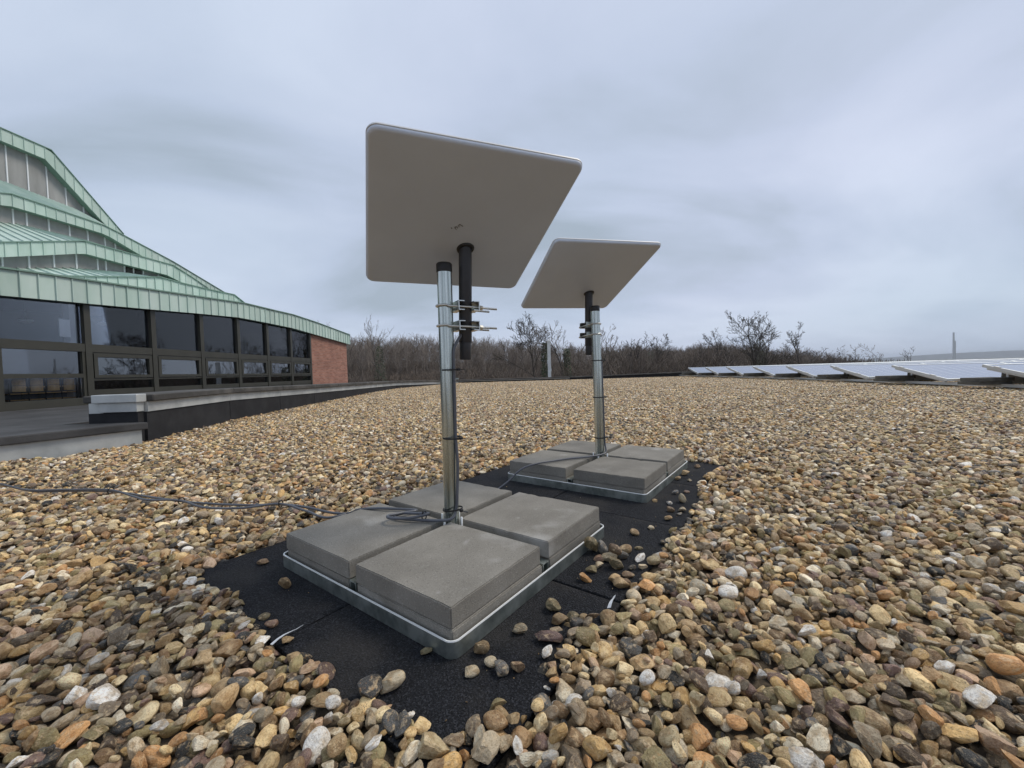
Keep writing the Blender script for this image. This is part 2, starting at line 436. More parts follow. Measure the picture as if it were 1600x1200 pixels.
for i in range(len(rad) - 2):
    for k in range(nA):
        fs.append((1 + i * nA + k, 1 + (i + 1) * nA + k, 1 + (i + 1) * nA + (k + 1) % nA, 1 + i * nA + (k + 1) % nA))
mb.add(vs, fs)
tag(mb.build('terrain', m_ground, smooth=True), kind='structure')
# far wooded hill on the right
mb = MB()
prof = [(1500, -6), (2300, 2), (2748, 11), (3032, 26), (3316, 37), (3600, 43), (3900, 45), (4500, 52), (5200, 40), (6000, 30)]
pts = []
rh = random.Random(3)
pf = []
for (a, za_), (b, zb) in zip(prof, prof[1:]):
    for j in range(8):
        pf.append((a + (b - a) * j / 8, za_ + (zb - za_) * j / 8 + rh.uniform(-.6, .6)))
for x, z in pf: pts += [(x, 2900 - (x - 3000) * .3, -8), (x, 3000 - (x - 3000) * .3, z * .8), (x, 3150 - (x - 3000) * .3, z * 1.05), (x, 3900 - (x - 3000) * .3, -8)]
fs = []
for i in range(len(pf) - 1):
    for j in range(3): fs.append((i * 4 + j, i * 4 + j + 1, i * 4 + 5 + j, i * 4 + 4 + j))
mb.add(pts, fs)
tag(mb.build('hill', m_hill, smooth=True), kind='structure')
# chimney with two shafts
c = empty('chimney', (490.3, 450, -5.5))
MB().lathe([(.95, 0), (.75, 34.0), (.8, 34.0), (.8, 34.6)], n=16).build('tall_shaft', m_chim, c, smooth=False, autosmooth=40)
MB().lathe([(.7, 0), (.6, 25), (.65, 25), (.65, 25.4)], (1.7, 0, 0), n=16).build('short_shaft', m_chim, c, autosmooth=40)
tag(c, 'slim pale twin-shaft chimney far off above the solar panels', 'chimney')

# ------------------------------------------------------------------ bare trees
def bare_tree(seed, H, trunk_r, levels, spread=0.9, first=0.3, kids=(7, 5, 4, 3), minr=0.018, lean=0, fork=False, sides=5, upb=.25):
    rg = random.Random(seed)
    tr, tw = MB(), MB()
    def grow(p, d, ln, r0, lv):
        nseg = (6, 4, 3, 2, 2)[lv]
        path = [p]; rads = [r0]
        dd = d.copy()
        for i in range(nseg):
            wob = (.10, .20, .26, .30, .3)[lv]
            dd = (dd + Vector((rg.gauss(0, wob), rg.gauss(0, wob), rg.gauss(0, wob * .6) + upb * (.35 if lv else .15)))).normalized()
            path.append(path[-1] + dd * ln / nseg)
            rads.append(max(minr * .7, r0 * (1 - .78 * (i + 1) / nseg)))
        (tr if lv < 2 else tw).tube(path, rads, sides if lv == 0 else (4 if lv == 1 else 3), cap=False)
        if lv >= levels: return
        k = kids[lv]
        for j in range(k):
            f = (first if lv == 0 else .25) + (1 - (first if lv == 0 else .25)) * (j + rg.random()) / k
            f = min(f, .99)
            q = f * nseg; i = int(q); t = q - i
            pos = path[i].lerp(path[i + 1], t)
            ax = (path[i + 1] - path[i]).normalized()
            az = rg.uniform(0, 6.283)
            o1 = ax.orthogonal().normalized(); o2 = ax.cross(o1)
            ang = rg.uniform(.45, .95) * spread
            nd = (ax * math.cos(ang) + (o1 * math.cos(az) + o2 * math.sin(az)) * math.sin(ang)).normalized()
            cl = ln * rg.uniform(.42, .62) * (1.15 - .55 * f if lv == 0 else 1.05 - .35 * f)
            grow(pos, nd, cl, max(minr, rads[i] * .55), lv + 1)
    if fork:
        grow(Vector((0, 0, 0)), Vector((-.16, 0, 1)).normalized(), H, trunk_r, 0)
        grow(Vector((0, 0, 0)), Vector((.2, .05, 1)).normalized(), H * .92, trunk_r * .8, 0)
    else:
        grow(Vector((0, 0, 0)), Vector((lean, 0, 1)).normalized(), H, trunk_r, 0)
    k = H / max(v[2] for v in tr.v + tw.v)
    for q in (tr, tw): q.v = [(v[0] * k, v[1] * k, v[2] * k) for v in q.v]
    return tr, tw
def ivy(mb, path_h, r, seed, n):
    rg = random.Random(seed)
    for _ in range(n):
        z = rg.random() ** .9 * path_h
        a = rg.uniform(0, 6.283); q = r * (1.15 - .6 * z / path_h) * rg.uniform(.4, 1.15)
        p = Vector((math.cos(a) * q, math.sin(a) * q, z))
        s = rg.uniform(.05, .11)
        e1 = Vector((rg.gauss(0, 1), rg.gauss(0, 1), rg.gauss(0, 1))).normalized(); e2 = e1.orthogonal().normalized()
        mb.add([p - e1 * s, p + e2 * s * .8, p + e1 * s, p - e2 * s * .8], [(0, 1, 2, 3)])
def skyx(px, Y): return (px - 800) / 633.7 * Y * 1.0
TREES = [  # x at Y=60, Y, ztop@60, kind, ivy, label
    (-27.5, 60, 8.8, dict(seed=11, trunk_r=.14, kids=(9, 4, 3, 3), spread=.55, upb=.5), 0, 'thin pale bare tree showing just beyond the brick end of the building', 2),
    (-19.4, 60, 9.6, dict(seed=12, trunk_r=.13, kids=(11, 4, 3, 2), spread=.5, upb=.5, first=.25), 900, 'slender upright bare tree above the wood, left of the near pole', 2),
    (5.0, 36, 9.3, dict(seed=61, trunk_r=.26, kids=(10, 6, 5, 4), spread=.95, first=.62), 1600, 'tall bare tree with round crown and ivy clad trunk, behind pale post', 1),
    (8.2, 36, 7.3, dict(seed=22, trunk_r=.22, kids=(8, 5, 4, 3), spread=.8, first=.12, fork=True, upb=.4), 1800, 'bare tree of fanned straight branches with ivy, just left of the far pole', 2),
    (17.6, 60, 5.6, dict(seed=23, trunk_r=.18, kids=(7, 5, 4, 3), spread=.95), 0, 'bare tree rising from the wood, right of the far pole', 1),
    (20.6, 62, 5.3, dict(seed=24, trunk_r=.16, kids=(7, 5, 4, 3), spread=.8), 300, 'small bushy bare tree just right of the tree next to far pole', 1),
    (31.2, 60, 6.2, dict(seed=25, trunk_r=.25, kids=(10, 6, 5, 3), spread=1.0, first=.12), 0, 'low broad bare tree left of the tall forked tree over the panels', 1),
    (36.9, 46, 8.2, dict(seed=46, trunk_r=.30, kids=(9, 6, 5, 4), spread=.78, first=.2, fork=True), 700, 'tallest forked bare tree above the far solar rows', 1),
    (43.6, 55, 6.6, dict(seed=27, trunk_r=.26, kids=(9, 6, 5, 4), spread=.9, first=.25), 0, 'rounded bare tree right of the tall forked tree', 1),
    (49.6, 62, 2.9, dict(seed=28, trunk_r=.13, kids=(7, 5, 3, 2), spread=1.0, first=.15), 0, 'small bare tree low on skyline, leftmost of the small ones over the panels', 1),
    (52.6, 62, 2.9, dict(seed=29, trunk_r=.12, kids=(6, 5, 3, 2), spread=.8, first=.15), 0, 'small pale bare tree low on skyline, second of the small ones over the panels', 2),
    (55.4, 61, 3.1, dict(seed=30, trunk_r=.12, kids=(6, 5, 3, 2), spread=.8, first=.15), 0, 'small bare tree low on skyline, third of the small ones over the panels', 2),
    (58.6, 62, 2.4, dict(seed=31, trunk_r=.11, kids=(6, 4, 3, 2), spread=1.0, first=.15), 0, 'smallest bare tree at right end of the tree line', 1),
]
for x, y, zt, kw, iv, lab, tone in TREES:
    x *= y / 60; zt = .51 + (zt - .51) * y / 60; kw['trunk_r'] *= y / 60
    gz = terrain_h(x, y)
    e_ = empty('bare_tree', (x, y, gz - .1), 0)
    tr, tw = bare_tree(H=(zt - gz) + .25, levels=4 if kw['trunk_r'] > .12 else 3, minr=.025 * (y / 60) ** .6, **kw)
    tr.build('trunk', m_twig_dark, e_, smooth=True)
    tw.build('crown', m_twig_dark if tone == 1 else m_twig, e_, smooth=True)
    if iv:
        im = MB(); ivy(im, (.51 - gz) + .48 * (zt - .51), .85 * y / 60, kw['seed'], iv); im.build('ivy', m_ivy, e_)
    tag(e_, lab, 'tree', 'bare trees along the skyline')

# ---- instancing through geometry nodes
def scatter(name, pts, rots, scls, picks, protos, parent=None):
    coll = bpy.data.collections.new(name + '_sources')
    for i, me in enumerate(protos):
        o = bpy.data.objects.new('%s_source_%02d' % (name, i), me); coll.objects.link(o)
    me = bpy.data.meshes.new(name)
    me.from_pydata([tuple(p) for p in pts], [], [])
    a = me.attributes.new('rot', 'FLOAT_VECTOR', 'POINT'); a.data.foreach_set('vector', np.asarray(rots, dtype=np.float32).ravel())
    a = me.attributes.new('scl', 'FLOAT_VECTOR', 'POINT'); a.data.foreach_set('vector', np.asarray(scls, dtype=np.float32).ravel())
    a = me.attributes.new('pick', 'INT', 'POINT'); a.data.foreach_set('value', np.asarray(picks, dtype=np.int32))
    o = link(name, me, parent)
    g = bpy.data.node_groups.new(name, 'GeometryNodeTree')
    g.interface.new_socket('Geometry', in_out='INPUT', socket_type='NodeSocketGeometry')
    g.interface.new_socket('Geometry', in_out='OUTPUT', socket_type='NodeSocketGeometry')
    n, l = g.nodes.new, g.links.new
    gi, go = n('NodeGroupInput'), n('NodeGroupOutput')
    ci = n('GeometryNodeCollectionInfo'); ci.inputs['Collection'].default_value = coll
    ci.inputs['Separate Children'].default_value = True; ci.inputs['Reset Children'].default_value = True
    ip = n('GeometryNodeInstanceOnPoints'); ip.inputs['Pick Instance'].default_value = True
    def attr(nm, ty):
        q = n('GeometryNodeInputNamedAttribute'); q.data_type = ty; q.inputs['Name'].default_value = nm
        return q.outputs['Attribute']
    er = n('FunctionNodeEulerToRotation'); l(attr('rot', 'FLOAT_VECTOR'), er.inputs[0])
    l(gi.outputs[0], ip.inputs['Points']); l(ci.outputs[0], ip.inputs['Instance'])
    l(attr('pick', 'INT'), ip.inputs['Instance Index']); l(er.outputs[0], ip.inputs['Rotation']); l(attr('scl', 'FLOAT_VECTOR'), ip.inputs['Scale'])
    l(ip.outputs[0], go.inputs[0])
    md = o.modifiers.new('scatter', 'NODES'); md.node_group = g
    return o

# ---- the wood behind: one mass of bare trees and scrub
def two_mat_mesh(name, a, b, ma, mb_):
    me = bpy.data.meshes.new(name)
    nv = len(a.v)
    me.from_pydata(a.v + b.v, [], a.f + [tuple(i + nv for i in f) for f in b.f])
    me.materials.append(ma); me.materials.append(mb_)
    me.polygons.foreach_set('material_index', [0] * len(a.f) + [1] * len(b.f))
    me.shade_smooth(); me.update()
    return me
wp = []
for i in range(6):
    tr, tw = bare_tree(100 + i, 10.0, .13, 3, spread=(.5, .55, .6, .45, .7, .75)[i], first=.18, kids=(10, 5, 3, 2), minr=.024, upb=.5, sides=4)
    wp.append(two_mat_mesh('wood_tree', tr, tw, m_trunk if i % 2 else m_twig2, m_twig2 if i in (0, 3) else m_twig))
for i in range(3):
    tr, tw = bare_tree(140 + i, 10.0, .12, 2, spread=.5, first=.5, kids=(9, 5, 3, 2), minr=.024, upb=.6, sides=4)
    wp.append(two_mat_mesh('slender_tree', tr, tw, m_twig2, m_twig2))
for i in range(2):       # scrub: fans of twigs from the ground
    rg = random.Random(200 + i); s_ = MB(); t_ = MB()
    for _ in range(150):
        a = rg.uniform(0, 6.283); q = rg.random() ** .5 * 1.6
        p = Vector((math.cos(a) * q, math.sin(a) * q, 0)); d = Vector((rg.gauss(0, .45), rg.gauss(0, .45), 1)).normalized()
        l_ = rg.uniform(1.6, 3.6)
        t_.tube([p, p + d * l_ * .5 + Vector((rg.gauss(0, .15), rg.gauss(0, .15), 0)), p + d * l_ + Vector((rg.gauss(0, .4), rg.gauss(0, .4), 0))], [.035, .03, .018], 3, cap=False)
    wp.append(two_mat_mesh('scrub', s_, t_, m_twig, m_twig))
rg = random.Random(77)
TOP = [(420, 48), (500, 46), (560, 57), (650, 56), (760, 50), (850, 40), (950, 33), (1000, 36), (1060, 28), (1110, 37), (1160, 30), (1250, 20), (1300, 13), (1400, 5), (1460, 2)]
P_, R_, S_, K_ = [], [], [], []
for i in range(1300):
    px = rg.uniform(420, 1330); Y = rg.uniform(68, 130) if px < 1100 else rg.uniform(64, 100)
    x = (px - 800) / 633.7 * Y; gz = terrain_h(x, Y)
    top = .5 + 1.1 * interp(TOP, px) / 633.7 * Y
    s_ = (top - gz) / 10.0 * rg.uniform(.72, 1.08)
    P_.append((x, Y, gz - .1)); R_.append((0, 0, rg.uniform(0, 6.28))); S_.append((s_ * rg.uniform(.9, 1.3),) * 2 + (s_,)); K_.append(rg.randrange(6) if (px > 930 or rg.random() < .5) else 6 + rg.randrange(3))
for i in range(1000):
    px = rg.uniform(420, 1440); Y = rg.uniform(56, 120)
    x = (px - 800) / 633.7 * Y; gz = terrain_h(x, Y)
    lim = (.5 + interp(TOP, px) / 633.7 * Y - gz) / 3.6
    s_ = min(rg.uniform(.6, 1.4) * (1.9 if px > 950 else 1.3), lim * (rg.uniform(.55, 1.0) if px > 950 else rg.uniform(.3, .55)))
    P_.append((x, Y, gz - .1)); R_.append((0, 0, rg.uniform(0, 6.28))); S_.append((s_ * 1.3, s_ * 1.3, s_)); K_.append(9 + rg.randrange(2))
tag(scatter('distant_wood', P_, R_, S_, K_, wp), 'mass of bare brown trees and scrub on the rise beyond the roof', 'wood', kind='stuff')

# pale post beyond the roof edge
p = empty('post', (2.24, 24, -5.5))
MB().box(-.09, .09, -.09, .09, 0, 7.72).build('shaft', m_post, p, bevel=.015)
MB().box(-.12, -.091, -.06, .06, 6.4, 6.62).build('bracket', m_alu, p)
MB().box(.091, .115, -.05, .05, 5.95, 6.1).build('bracket', m_alu, p)
MB().hexa([(-.10, -.10, 7.721), (.10, -.10, 7.721), (.10, .10, 7.721), (-.10, .10, 7.721)], [(-.06, -.06, 7.80), (.06, -.06, 7.80), (.06, .06, 7.80), (-.06, .06, 7.80)]).build('cap', m_post, p)
tag(p, 'pale square post standing beyond the far roof edge', 'post')

# ------------------------------------------------------------------ roof deck, parapets
mb = MB()
outl = [(-3.9, -6), (-3.9, 13.2), (-2.6, 18.3), (22, 18.3), (22, -6)]
mb.add([(x, y, -5.5) for x, y in outl] + [(x, y, -.06) for x, y in outl], [tuple(range(5, 10))] + [(i, (i + 1) % 5, 5 + (i + 1) % 5, 5 + i) for i in range(5)])
tag(mb.build('roof_deck', m_bitumen), kind='structure')
mb = MB()
ys = [-6, -2, 0, 1.5, 3.4, 5, 7, 9, 10.5, 13, 15, 18]
vs = []
for y in ys: vs += [(-4.3 if y < 3.4 else par_x(y) - .15, y, slope(y) - .014), (22, y, slope(y) - .014)]
mb.add(vs, [(2 * i, 2 * i + 1, 2 * i + 3, 2 * i + 2) for i in range(len(ys) - 1)])
bed = tag(mb.build('gravel_bed', m_bed), kind='structure')

# left parapet: bitumen upstand, metal flashing, weathered coping in lengths
pw = empty('parapet_wall', (0, 0, 0))
def strip(mb, pts, off0, off1, z0, z1):
    """prism along a plan polyline; off = distance outward (away from the roof); z0/z1 functions of index"""
    for i in range(len(pts) - 1):
        (x0, y0), (x1, y1) = pts[i], pts[i + 1]
        def nrm(j):
            a = pts[max(j - 1, 0)]; b = pts[min(j + 1, len(pts) - 1)]
            dx_, dy_ = b[0] - a[0], b[1] - a[1]; q = math.hypot(dx_, dy_)
            return (-dy_ / q, dx_ / q)
        n0, n1_ = nrm(i), nrm(i + 1)
        q = lambda p_, n_, o_, z_: (p_[0] + n_[0] * o_, p_[1] + n_[1] * o_, z_)
        A, B = pts[i], pts[i + 1]
        mb.hexa([q(A, n0, off0, z0[i]), q(A, n0, off1, z0[i]), q(B, n1_, off1, z0[i + 1]), q(B, n1_, off0, z0[i + 1])],
                [q(A, n0, off0, z1[i]), q(A, n0, off1, z1[i]), q(B, n1_, off1, z1[i + 1]), q(B, n1_, off0, z1[i + 1])])
PZ = [.405, .405, .375, .315, .21]
def densify(pts, zs, step):
    P, Z = [], []
    for (a, b, za_, zb) in zip(pts, pts[1:], zs, zs[1:]):
        q = max(1, round(math.hypot(b[0] - a[0], b[1] - a[1]) / step))
        for j in range(q):
            t = j / q; P.append((a[0] + (b[0] - a[0]) * t, a[1] + (b[1] - a[1]) * t)); Z.append(za_ + (zb - za_) * t)
    P.append(pts[-1]); Z.append(zs[-1])
    return P, Z
dP, dZ = densify(PAR, PZ, 1.05)
for i in range(len(dP) - 1):
    seg = dP[i:i + 2]; zz_ = dZ[i:i + 2]
    def shr(g):
        (x0, y0), (x1, y1) = seg; q = math.hypot(x1 - x0, y1 - y0); t = g / q
        return [(x0 + (x1 - x0) * t, y0 + (y1 - y0) * t), (x1 - (x1 - x0) * t, y1 - (y1 - y0) * t)]
    m_ = MB(); strip(m_, shr(.004), .0, .42, [-.06, -.06], [z - .145 for z in zz_]); m_.build('upstand_sheet', m_bitumen, pw)
    m_ = MB(); strip(m_, shr(.003), -.012, .415, [z - .147 for z in zz_], [z - .062 for z in zz_]); m_.build('flashing', m_lead, pw)
    m_ = MB(); strip(m_, shr(.005), -.055, .46, [z - .060 for z in zz_], zz_); m_.build('coping_stone', m_coping, pw, bevel=.008, seg=1)
tag(pw, 'dark coped parapet wall with grey flashing running along the left roof edge', 'parapet')
# parapet end facing the camera
x0, x1 = -3.45, -3.13
pe = empty('parapet_end', (0, 0, 0))
MB().box(x0 + .015, x1 - .02, 3.40, 3.455, -.05, .262).build('upstand', m_bitumen, pe)
MB().box(x0 - .005, x1 - .012, 3.385, 3.453, .264, .342).build('flashing', m_lead, pe, bevel=.003)
MB().box(x0 - .045, x1 + .012, 3.36, 3.455, .344, .412).build('cap_flashing', m_lead, pe, bevel=.006)
tag(pe, 'pale metal clad end of the parapet beside the low terrace', 'parapet end')
# far parapet
fp = empty('parapet_wall', (0, 0, 0))
FP = [(-2.37, 17.9), (-.8, 17.9), (.9, 17.9), (2.56, 17.9)]
for i in range(3):
    a, b = FP[i], FP[i + 1]
    MB().box(a[0] + .004, b[0] - .004, 17.9, 18.3, -.06, .125).build('upstand_sheet', m_bitumen, fp)
    MB().box(a[0] + .003, b[0] - .003, 17.885, 18.29, .127, .158).build('flashing', m_lead, fp)
    MB().box(a[0] + .005, b[0] - .005, 17.84, 18.33, .16, .20).build('coping_stone', m_coping, fp, bevel=.006, seg=1)
MB().box(-2.62, -2.376, 17.8, 18.2, .222, .28).build('metal_cap', m_galv, fp)
tag(fp, 'low far parapet with thin coping behind the near pole', 'parapet')
fp = empty('parapet_wall', (0, 0, 0))
for i in range(9):
    a = 2.57 + i * 1.75; b = a + 1.75
    za_ = .185 + .075 * min(1, (a - 2.57) / 5.2); zb = .185 + .075 * min(1, (b - 2.57) / 5.2)
    MB().hexa([(a, 17.95, -.06), (b - .006, 17.95, -.06), (b - .006, 18.3, -.06), (a, 18.3, -.06)], [(a, 17.95, za_ - .04), (b - .006, 17.95, zb - .04), (b - .006, 18.3, zb - .04), (a, 18.3, za_ - .04)]).build('upstand_sheet', m_bitumen, fp)
    MB().hexa([(a, 17.90, za_ - .038), (b - .006, 17.90, zb - .038), (b - .006, 18.35, zb - .038), (a, 18.35, za_ - .038)], [(a, 17.90, za_), (b - .006, 17.90, zb), (b - .006, 18.35, zb), (a, 18.35, za_)]).build('coping_stone', m_coping, fp)
tag(fp, 'black far parapet behind the far pole, running to the solar rows', 'parapet')

# terrace beside the building
mb = MB()
tp = [(-7.45, -6), (-7.3, -6), (-4.52, .3), (-3.1, 3.38), (-3.1, 3.5), (-3.56, 3.5), (-3.95, 13), (-3.2, 18.4), (-7.45, 18.4)]
def prism(mb, poly, z0, z1):
    n = len(poly)
    return mb.add([(x, y, z0) for x, y in poly] + [(x, y, z1) for x, y in poly], [tuple(reversed(range(n))), tuple(range(n, 2 * n))] + [(i, (i + 1) % n, n + (i + 1) % n, n + i) for i in range(n)])
tp = [(-7.45, -3), (-5.9, -3), (-4.39, .4), (-3.03, 3.36), (-7.45, 3.36)]
prism(mb, tp, .118, .178)
tag(mb.build('terrace', m_terrace, bevel=.01, seg=2), kind='structure')
mb = MB(); prism(mb, [(-7.45, -2.98), (-5.93, -2.98), (-4.43, .4), (-3.07, 3.34), (-7.45, 3.34)], -.06, .116)
tag(mb.build('terrace_upstand', m_lead), kind='structure')
mb = MB(); mb.box(-7.45, -4.15, 3.37, 18.4, -.06, .14)
tag(mb.build('terrace_floor', m_terrace), kind='structure')
mb = MB(); mb.box(-17, -3.95, -6, 21, -5.6, -.07)
tag(mb.build('podium', m_greywall), kind='structure')
mb = MB().tube(smoothpath([(-6.9, 3.30, .20), (-6.2, 3.2, .19), (-5.2, 3.28, .19), (-4.2, 3.15, .19), (-3.62, 3.2, .19)]), .006, 6)

# ------------------------------------------------------------------ the copper roofed building
B = empty('building', (-7.5, 12, 0))
tag(B, 'stepped building with green copper roof bands, dark windows and brick end', 'building')
OFF = Vector((7.5, -12, 0))
def bpart(mb, name, mat, parent=None, **kw):
    par = parent or B
    base = OFF if par is B or par.parent is B else OFF
    mb.v = [(v[0] + 7.5, v[1] - 12, v[2]) for v in mb.v]
    return mb.build(name, mat, par, **kw)
T1top = [(2.0, 1.92), (5.13, 2.15), (5.96, 2.22), (6.73, 2.28), (8.01, 2.37), (9.43, 2.47), (11.39, 2.61), (12.47, 2.62), (13.85, 2.64), (15.47, 2.58), (18.67, 2.39)]
T1bot = [(2.0, 1.54), (5.11, 1.77), (5.94, 1.83), (7.12, 1.91), (8.4, 2.0), (9.73, 2.1), (11.07, 2.19), (12.46, 2.2), (13.9, 2.19), (15.11, 2.13), (18.67, 1.96)]
T2top = [(4.0, 1.75), (6.57, 2.31), (8.64, 2.79), (11.14, 3.34), (11.94, 3.34), (13.03, 3.37), (14.08, 3.42), (14.63, 3.22)]
T3top = [(6.0, 2.6), (7.98, 3.29), (9.29, 3.76), (11.12, 4.37), (12.24, 4.41), (14.03, 4.47), (14.85, 4.24), (15.61, 4.0)]
T3bot = [(6.0, 2.29), (7.97, 2.98), (9.28, 3.43), (11.14, 4.05), (12.53, 4.06), (13.8, 4.09), (14.37, 3.98), (15.61, 3.88)]
T3wb = [(6.0, 2.3), (8.17, 2.88), (9.5, 3.24), (11.06, 3.64), (11.39, 3.69), (12.58, 3.87), (13.84, 4.02), (15.2, 3.9)]
T3mul = [7.9, 8.4, 8.95, 9.5, 10.03, 10.58, 11.13, 11.7, 11.94, 12.51, 12.8, 13.14, 13.7, 14.02, 14.75]
T4top = [(7.5, 4.2), (9.44, 5.01), (10.98, 5.65), (11.21, 5.73), (13.74, 5.78), (14.45, 5.67), (16.48, 5.31), (19.42, 4.62), (20.09, 4.6)]
T4bot = [(7.5, 3.94), (9.42, 4.75), (10.97, 5.34), (11.21, 5.41), (13.79, 5.51), (15.11, 5.16), (16.46, 4.93), (19.41, 4.3), (20.09, 4.25)]
T4wb = [(7.5, 3.7), (9.61, 4.4), (11.18, 4.96), (11.5, 5.04), (13.38, 5.18), (15.53, 5.05)]
T4mul = [9.6, 10.3, 10.9, 11.43, 11.75, 12.31, 12.88, 13.43, 13.99, 14.35, 14.94, 15.49]
T5top = [(9.5, 8.3), (11.32, 8.49), (13.13, 8.7), (14.55, 8.77), (17.13, 6.66)]
T5bot = [(9.5, 7.9), (11.3, 8.1), (13.11, 8.31), (14.37, 8.36), (16.29, 6.87), (17.13, 6.3)]
T5wb = [(9.5, 6.5), (11.44, 6.84), (13.28, 7.13), (15.41, 7.11), (16.3, 6.98), (16.6, 6.8)]
T5mul = [10.3, 10.9, 11.6, 12.2, 12.85, 13.43, 14.01, 14.58, 15.18, 15.78, 16.38]
rb = random.Random(5)
def fascia(X, top, bot, y0, y1, step, lab):
    back = MB()
    ys_ = sorted(set([y0, y1] + [p_[0] for p_ in top + bot if y0 < p_[0] < y1]))
    for a, b in zip(ys_, ys_[1:]):
        back.hexa([(X - .30, a, interp(bot, a) + .012), (X - .022, a, interp(bot, a) + .012), (X - .022, b, interp(bot, b) + .012), (X - .30, b, interp(bot, b) + .012)],
                  [(X - .30, a, interp(top, a) - .01), (X - .022, a, interp(top, a) - .01), (X - .022, b, interp(top, b) - .01), (X - .30, b, interp(top, b) - .01)])
    f = bpart(back, 'copper_fascia', m_copper_seam)
    f['label'] = lab
    n = max(1, round((y1 - y0) / step))
    for i in range(n):
        a = y0 + (y1 - y0) * i / n; b = y0 + (y1 - y0) * (i + 1) / n
        if b - a < .02: continue
        d = rb.uniform(-.004, .004)
        pm = MB()
        pm.hexa([(X - .02, a + .004, interp(bot, a)), (X + d, a + .004, interp(bot, a)), (X + d * .5, b - .004, interp(bot, b)), (X - .02, b - .004, interp(bot, b))],
                [(X - .02, a + .004, interp(top, a)), (X + d, a + .004, interp(top, a)), (X + d * .5, b - .004, interp(top, b)), (X - .02, b - .004, interp(top, b))])
        pm.hexa([(X + .001, b - .014, interp(bot, b)), (X + .022, b - .012, interp(bot, b)), (X + .022, b - .002, interp(bot, b)), (X + .001, b - .001, interp(bot, b))],
                [(X + .001, b - .014, interp(top, b) - .004), (X + .022, b - .012, interp(top, b) - .004), (X + .022, b - .002, interp(top, b) - .004), (X + .001, b - .001, interp(top, b) - .004)])
        bpart(pm, 'copper_panel', m_copper, f)
    # folded top edge
    cp = MB()
    for a, b in zip(ys_, ys_[1:]):
        cp.hexa([(X - .31, a, interp(top, a) + .002), (X + .035, a, interp(top, a) + .002), (X + .035, b, interp(top, b) + .002), (X - .31, b, interp(top, b) + .002)],
                [(X - .31, a, interp(top, a) + .028), (X + .035, a, interp(top, a) + .028), (X + .035, b, interp(top, b) + .028), (X - .31, b, interp(top, b) + .028)])
    bpart(cp, 'edge_trim', m_copper_seam, f)
    return f
fascia(-7.38, T1top, T1bot, 2.0, 18.67, .245, 'broad lowest green copper band above the windows')
fascia(-9.5, T2top, [(y, z - .42) for y, z in T2top], 4.0, 14.6, .26, 'narrow second green copper band')
fascia(-11.5, T3top, T3bot, 6.0, 15.6, .26, 'third green copper band')
fascia(-13.5, T4top, T4bot, 7.5, 20.09, .27, 'fourth green copper band')
fascia(-16.0, T5top, T5bot, 9.5, 17.1, .30, 'topmost green copper band, steep at its end')
def tierwall(X, mul, top, wb):
    for a, b in zip(mul, mul[1:]):
        pm = MB()
        zb0, zb1 = interp(wb, a) - .25, interp(wb, b) - .25
        zt0, zt1 = interp(top, a) + .1, interp(top, b) + .1
        if zt0 - zb0 < .05 or zt1 - zb1 < .05: continue
        pm.hexa([(X - .05, a + .02, zb0), (X, a + .02, zb0), (X, b - .02, zb1), (X - .05, b - .02, zb1)], [(X - .05, a + .02, zt0), (X, a + .02, zt0), (X, b - .02, zt1), (X - .05, b - .02, zt1)])
        bpart(pm, 'wall_panel', m_greywall)
    for a in mul:
        pm = MB().box(X - .05, X + .025, a - .0185, a + .0185, interp(wb, a) - .25, interp(top, a) + .08)
        bpart(pm, 'glazing_bar', m_whitebar)
tierwall(-11.75, T3mul, T3bot, T3wb)
tierwall(-13.75, T4mul, T4bot, T4wb)
tierwall(-16.25, T5mul, T5bot, T5wb)
lv = MB()
for a, b in ((12.56, 12.76), (12.86, 13.08)):
    for j in range(4): lv.box(-11.748, -11.71, a, b, 3.90 + .045 * j, 3.93 + .045 * j)
bpart(lv, 'louvre', m_frame)
def roofslope(Xlo, low, Xhi, high, y0, y1, y2, y3, n=46):
    pm, sm = MB(), MB()
    pts = []
    for i in range(n + 1):
        t = i / n
        ya, yb = y0 + (y1 - y0) * t, y2 + (y3 - y2) * t
        pts.append((Vector((Xlo, ya, interp(low, ya) + .015)), Vector((Xhi, yb, interp(high, yb)))))
    for (a, b), (c_, d) in zip(pts, pts[1:]):
        pm.add([a, c_, d, b], [(0, 1, 2, 3)])
    for a, b in pts[::1]:
        sm.hexa([a + Vector((0, -.009, 0)), a + Vector((0, .009, 0)), b + Vector((0, .009, 0)), b + Vector((0, -.009, 0))], [a + Vector((0, -.007, .03)), a + Vector((0, .007, .03)), b + Vector((0, .007, .03)), b + Vector((0, -.007, .03))])
    r_ = bpart(pm, 'roof_slope', m_copper)
    s_ = bpart(sm, 'standing_seams', m_copper, r_); s_['kind'] = 'stuff'
T2low = [(y, max(z - .36, interp(T1top, min(y, 18.6)) + .02)) for y, z in T2top]
roofslope(-7.6, T1top, -9.55, T2low, 2.0, 18.6, 4.0, 14.6, 60)
roofslope(-9.75, T2top, -11.76, T3wb, 4.0, 14.6, 6.0, 15.2)
roofslope(-11.75, T3top, -13.76, T4wb, 6.0, 15.6, 7.5, 15.53)
roofslope(-13.75, T4top, -16.26, T5wb, 7.5, 20.0, 9.5, 16.6)
# end closures of the tiers and core
pm = MB(); pm.box(-17.5, -10.6, 2.0, 18.4, -.06, 1.9); pm.box(-17.5, -12.0, 7.6, 14.7, 1.9, 3.6); pm.box(-17.4, -14.0, 9.6, 15.5, 3.6, 4.9); pm.box(-17.3, -16.4, 9.6, 16.4, 4.9, 6.6)
bpart(pm, 'core_wall', m_greywall)
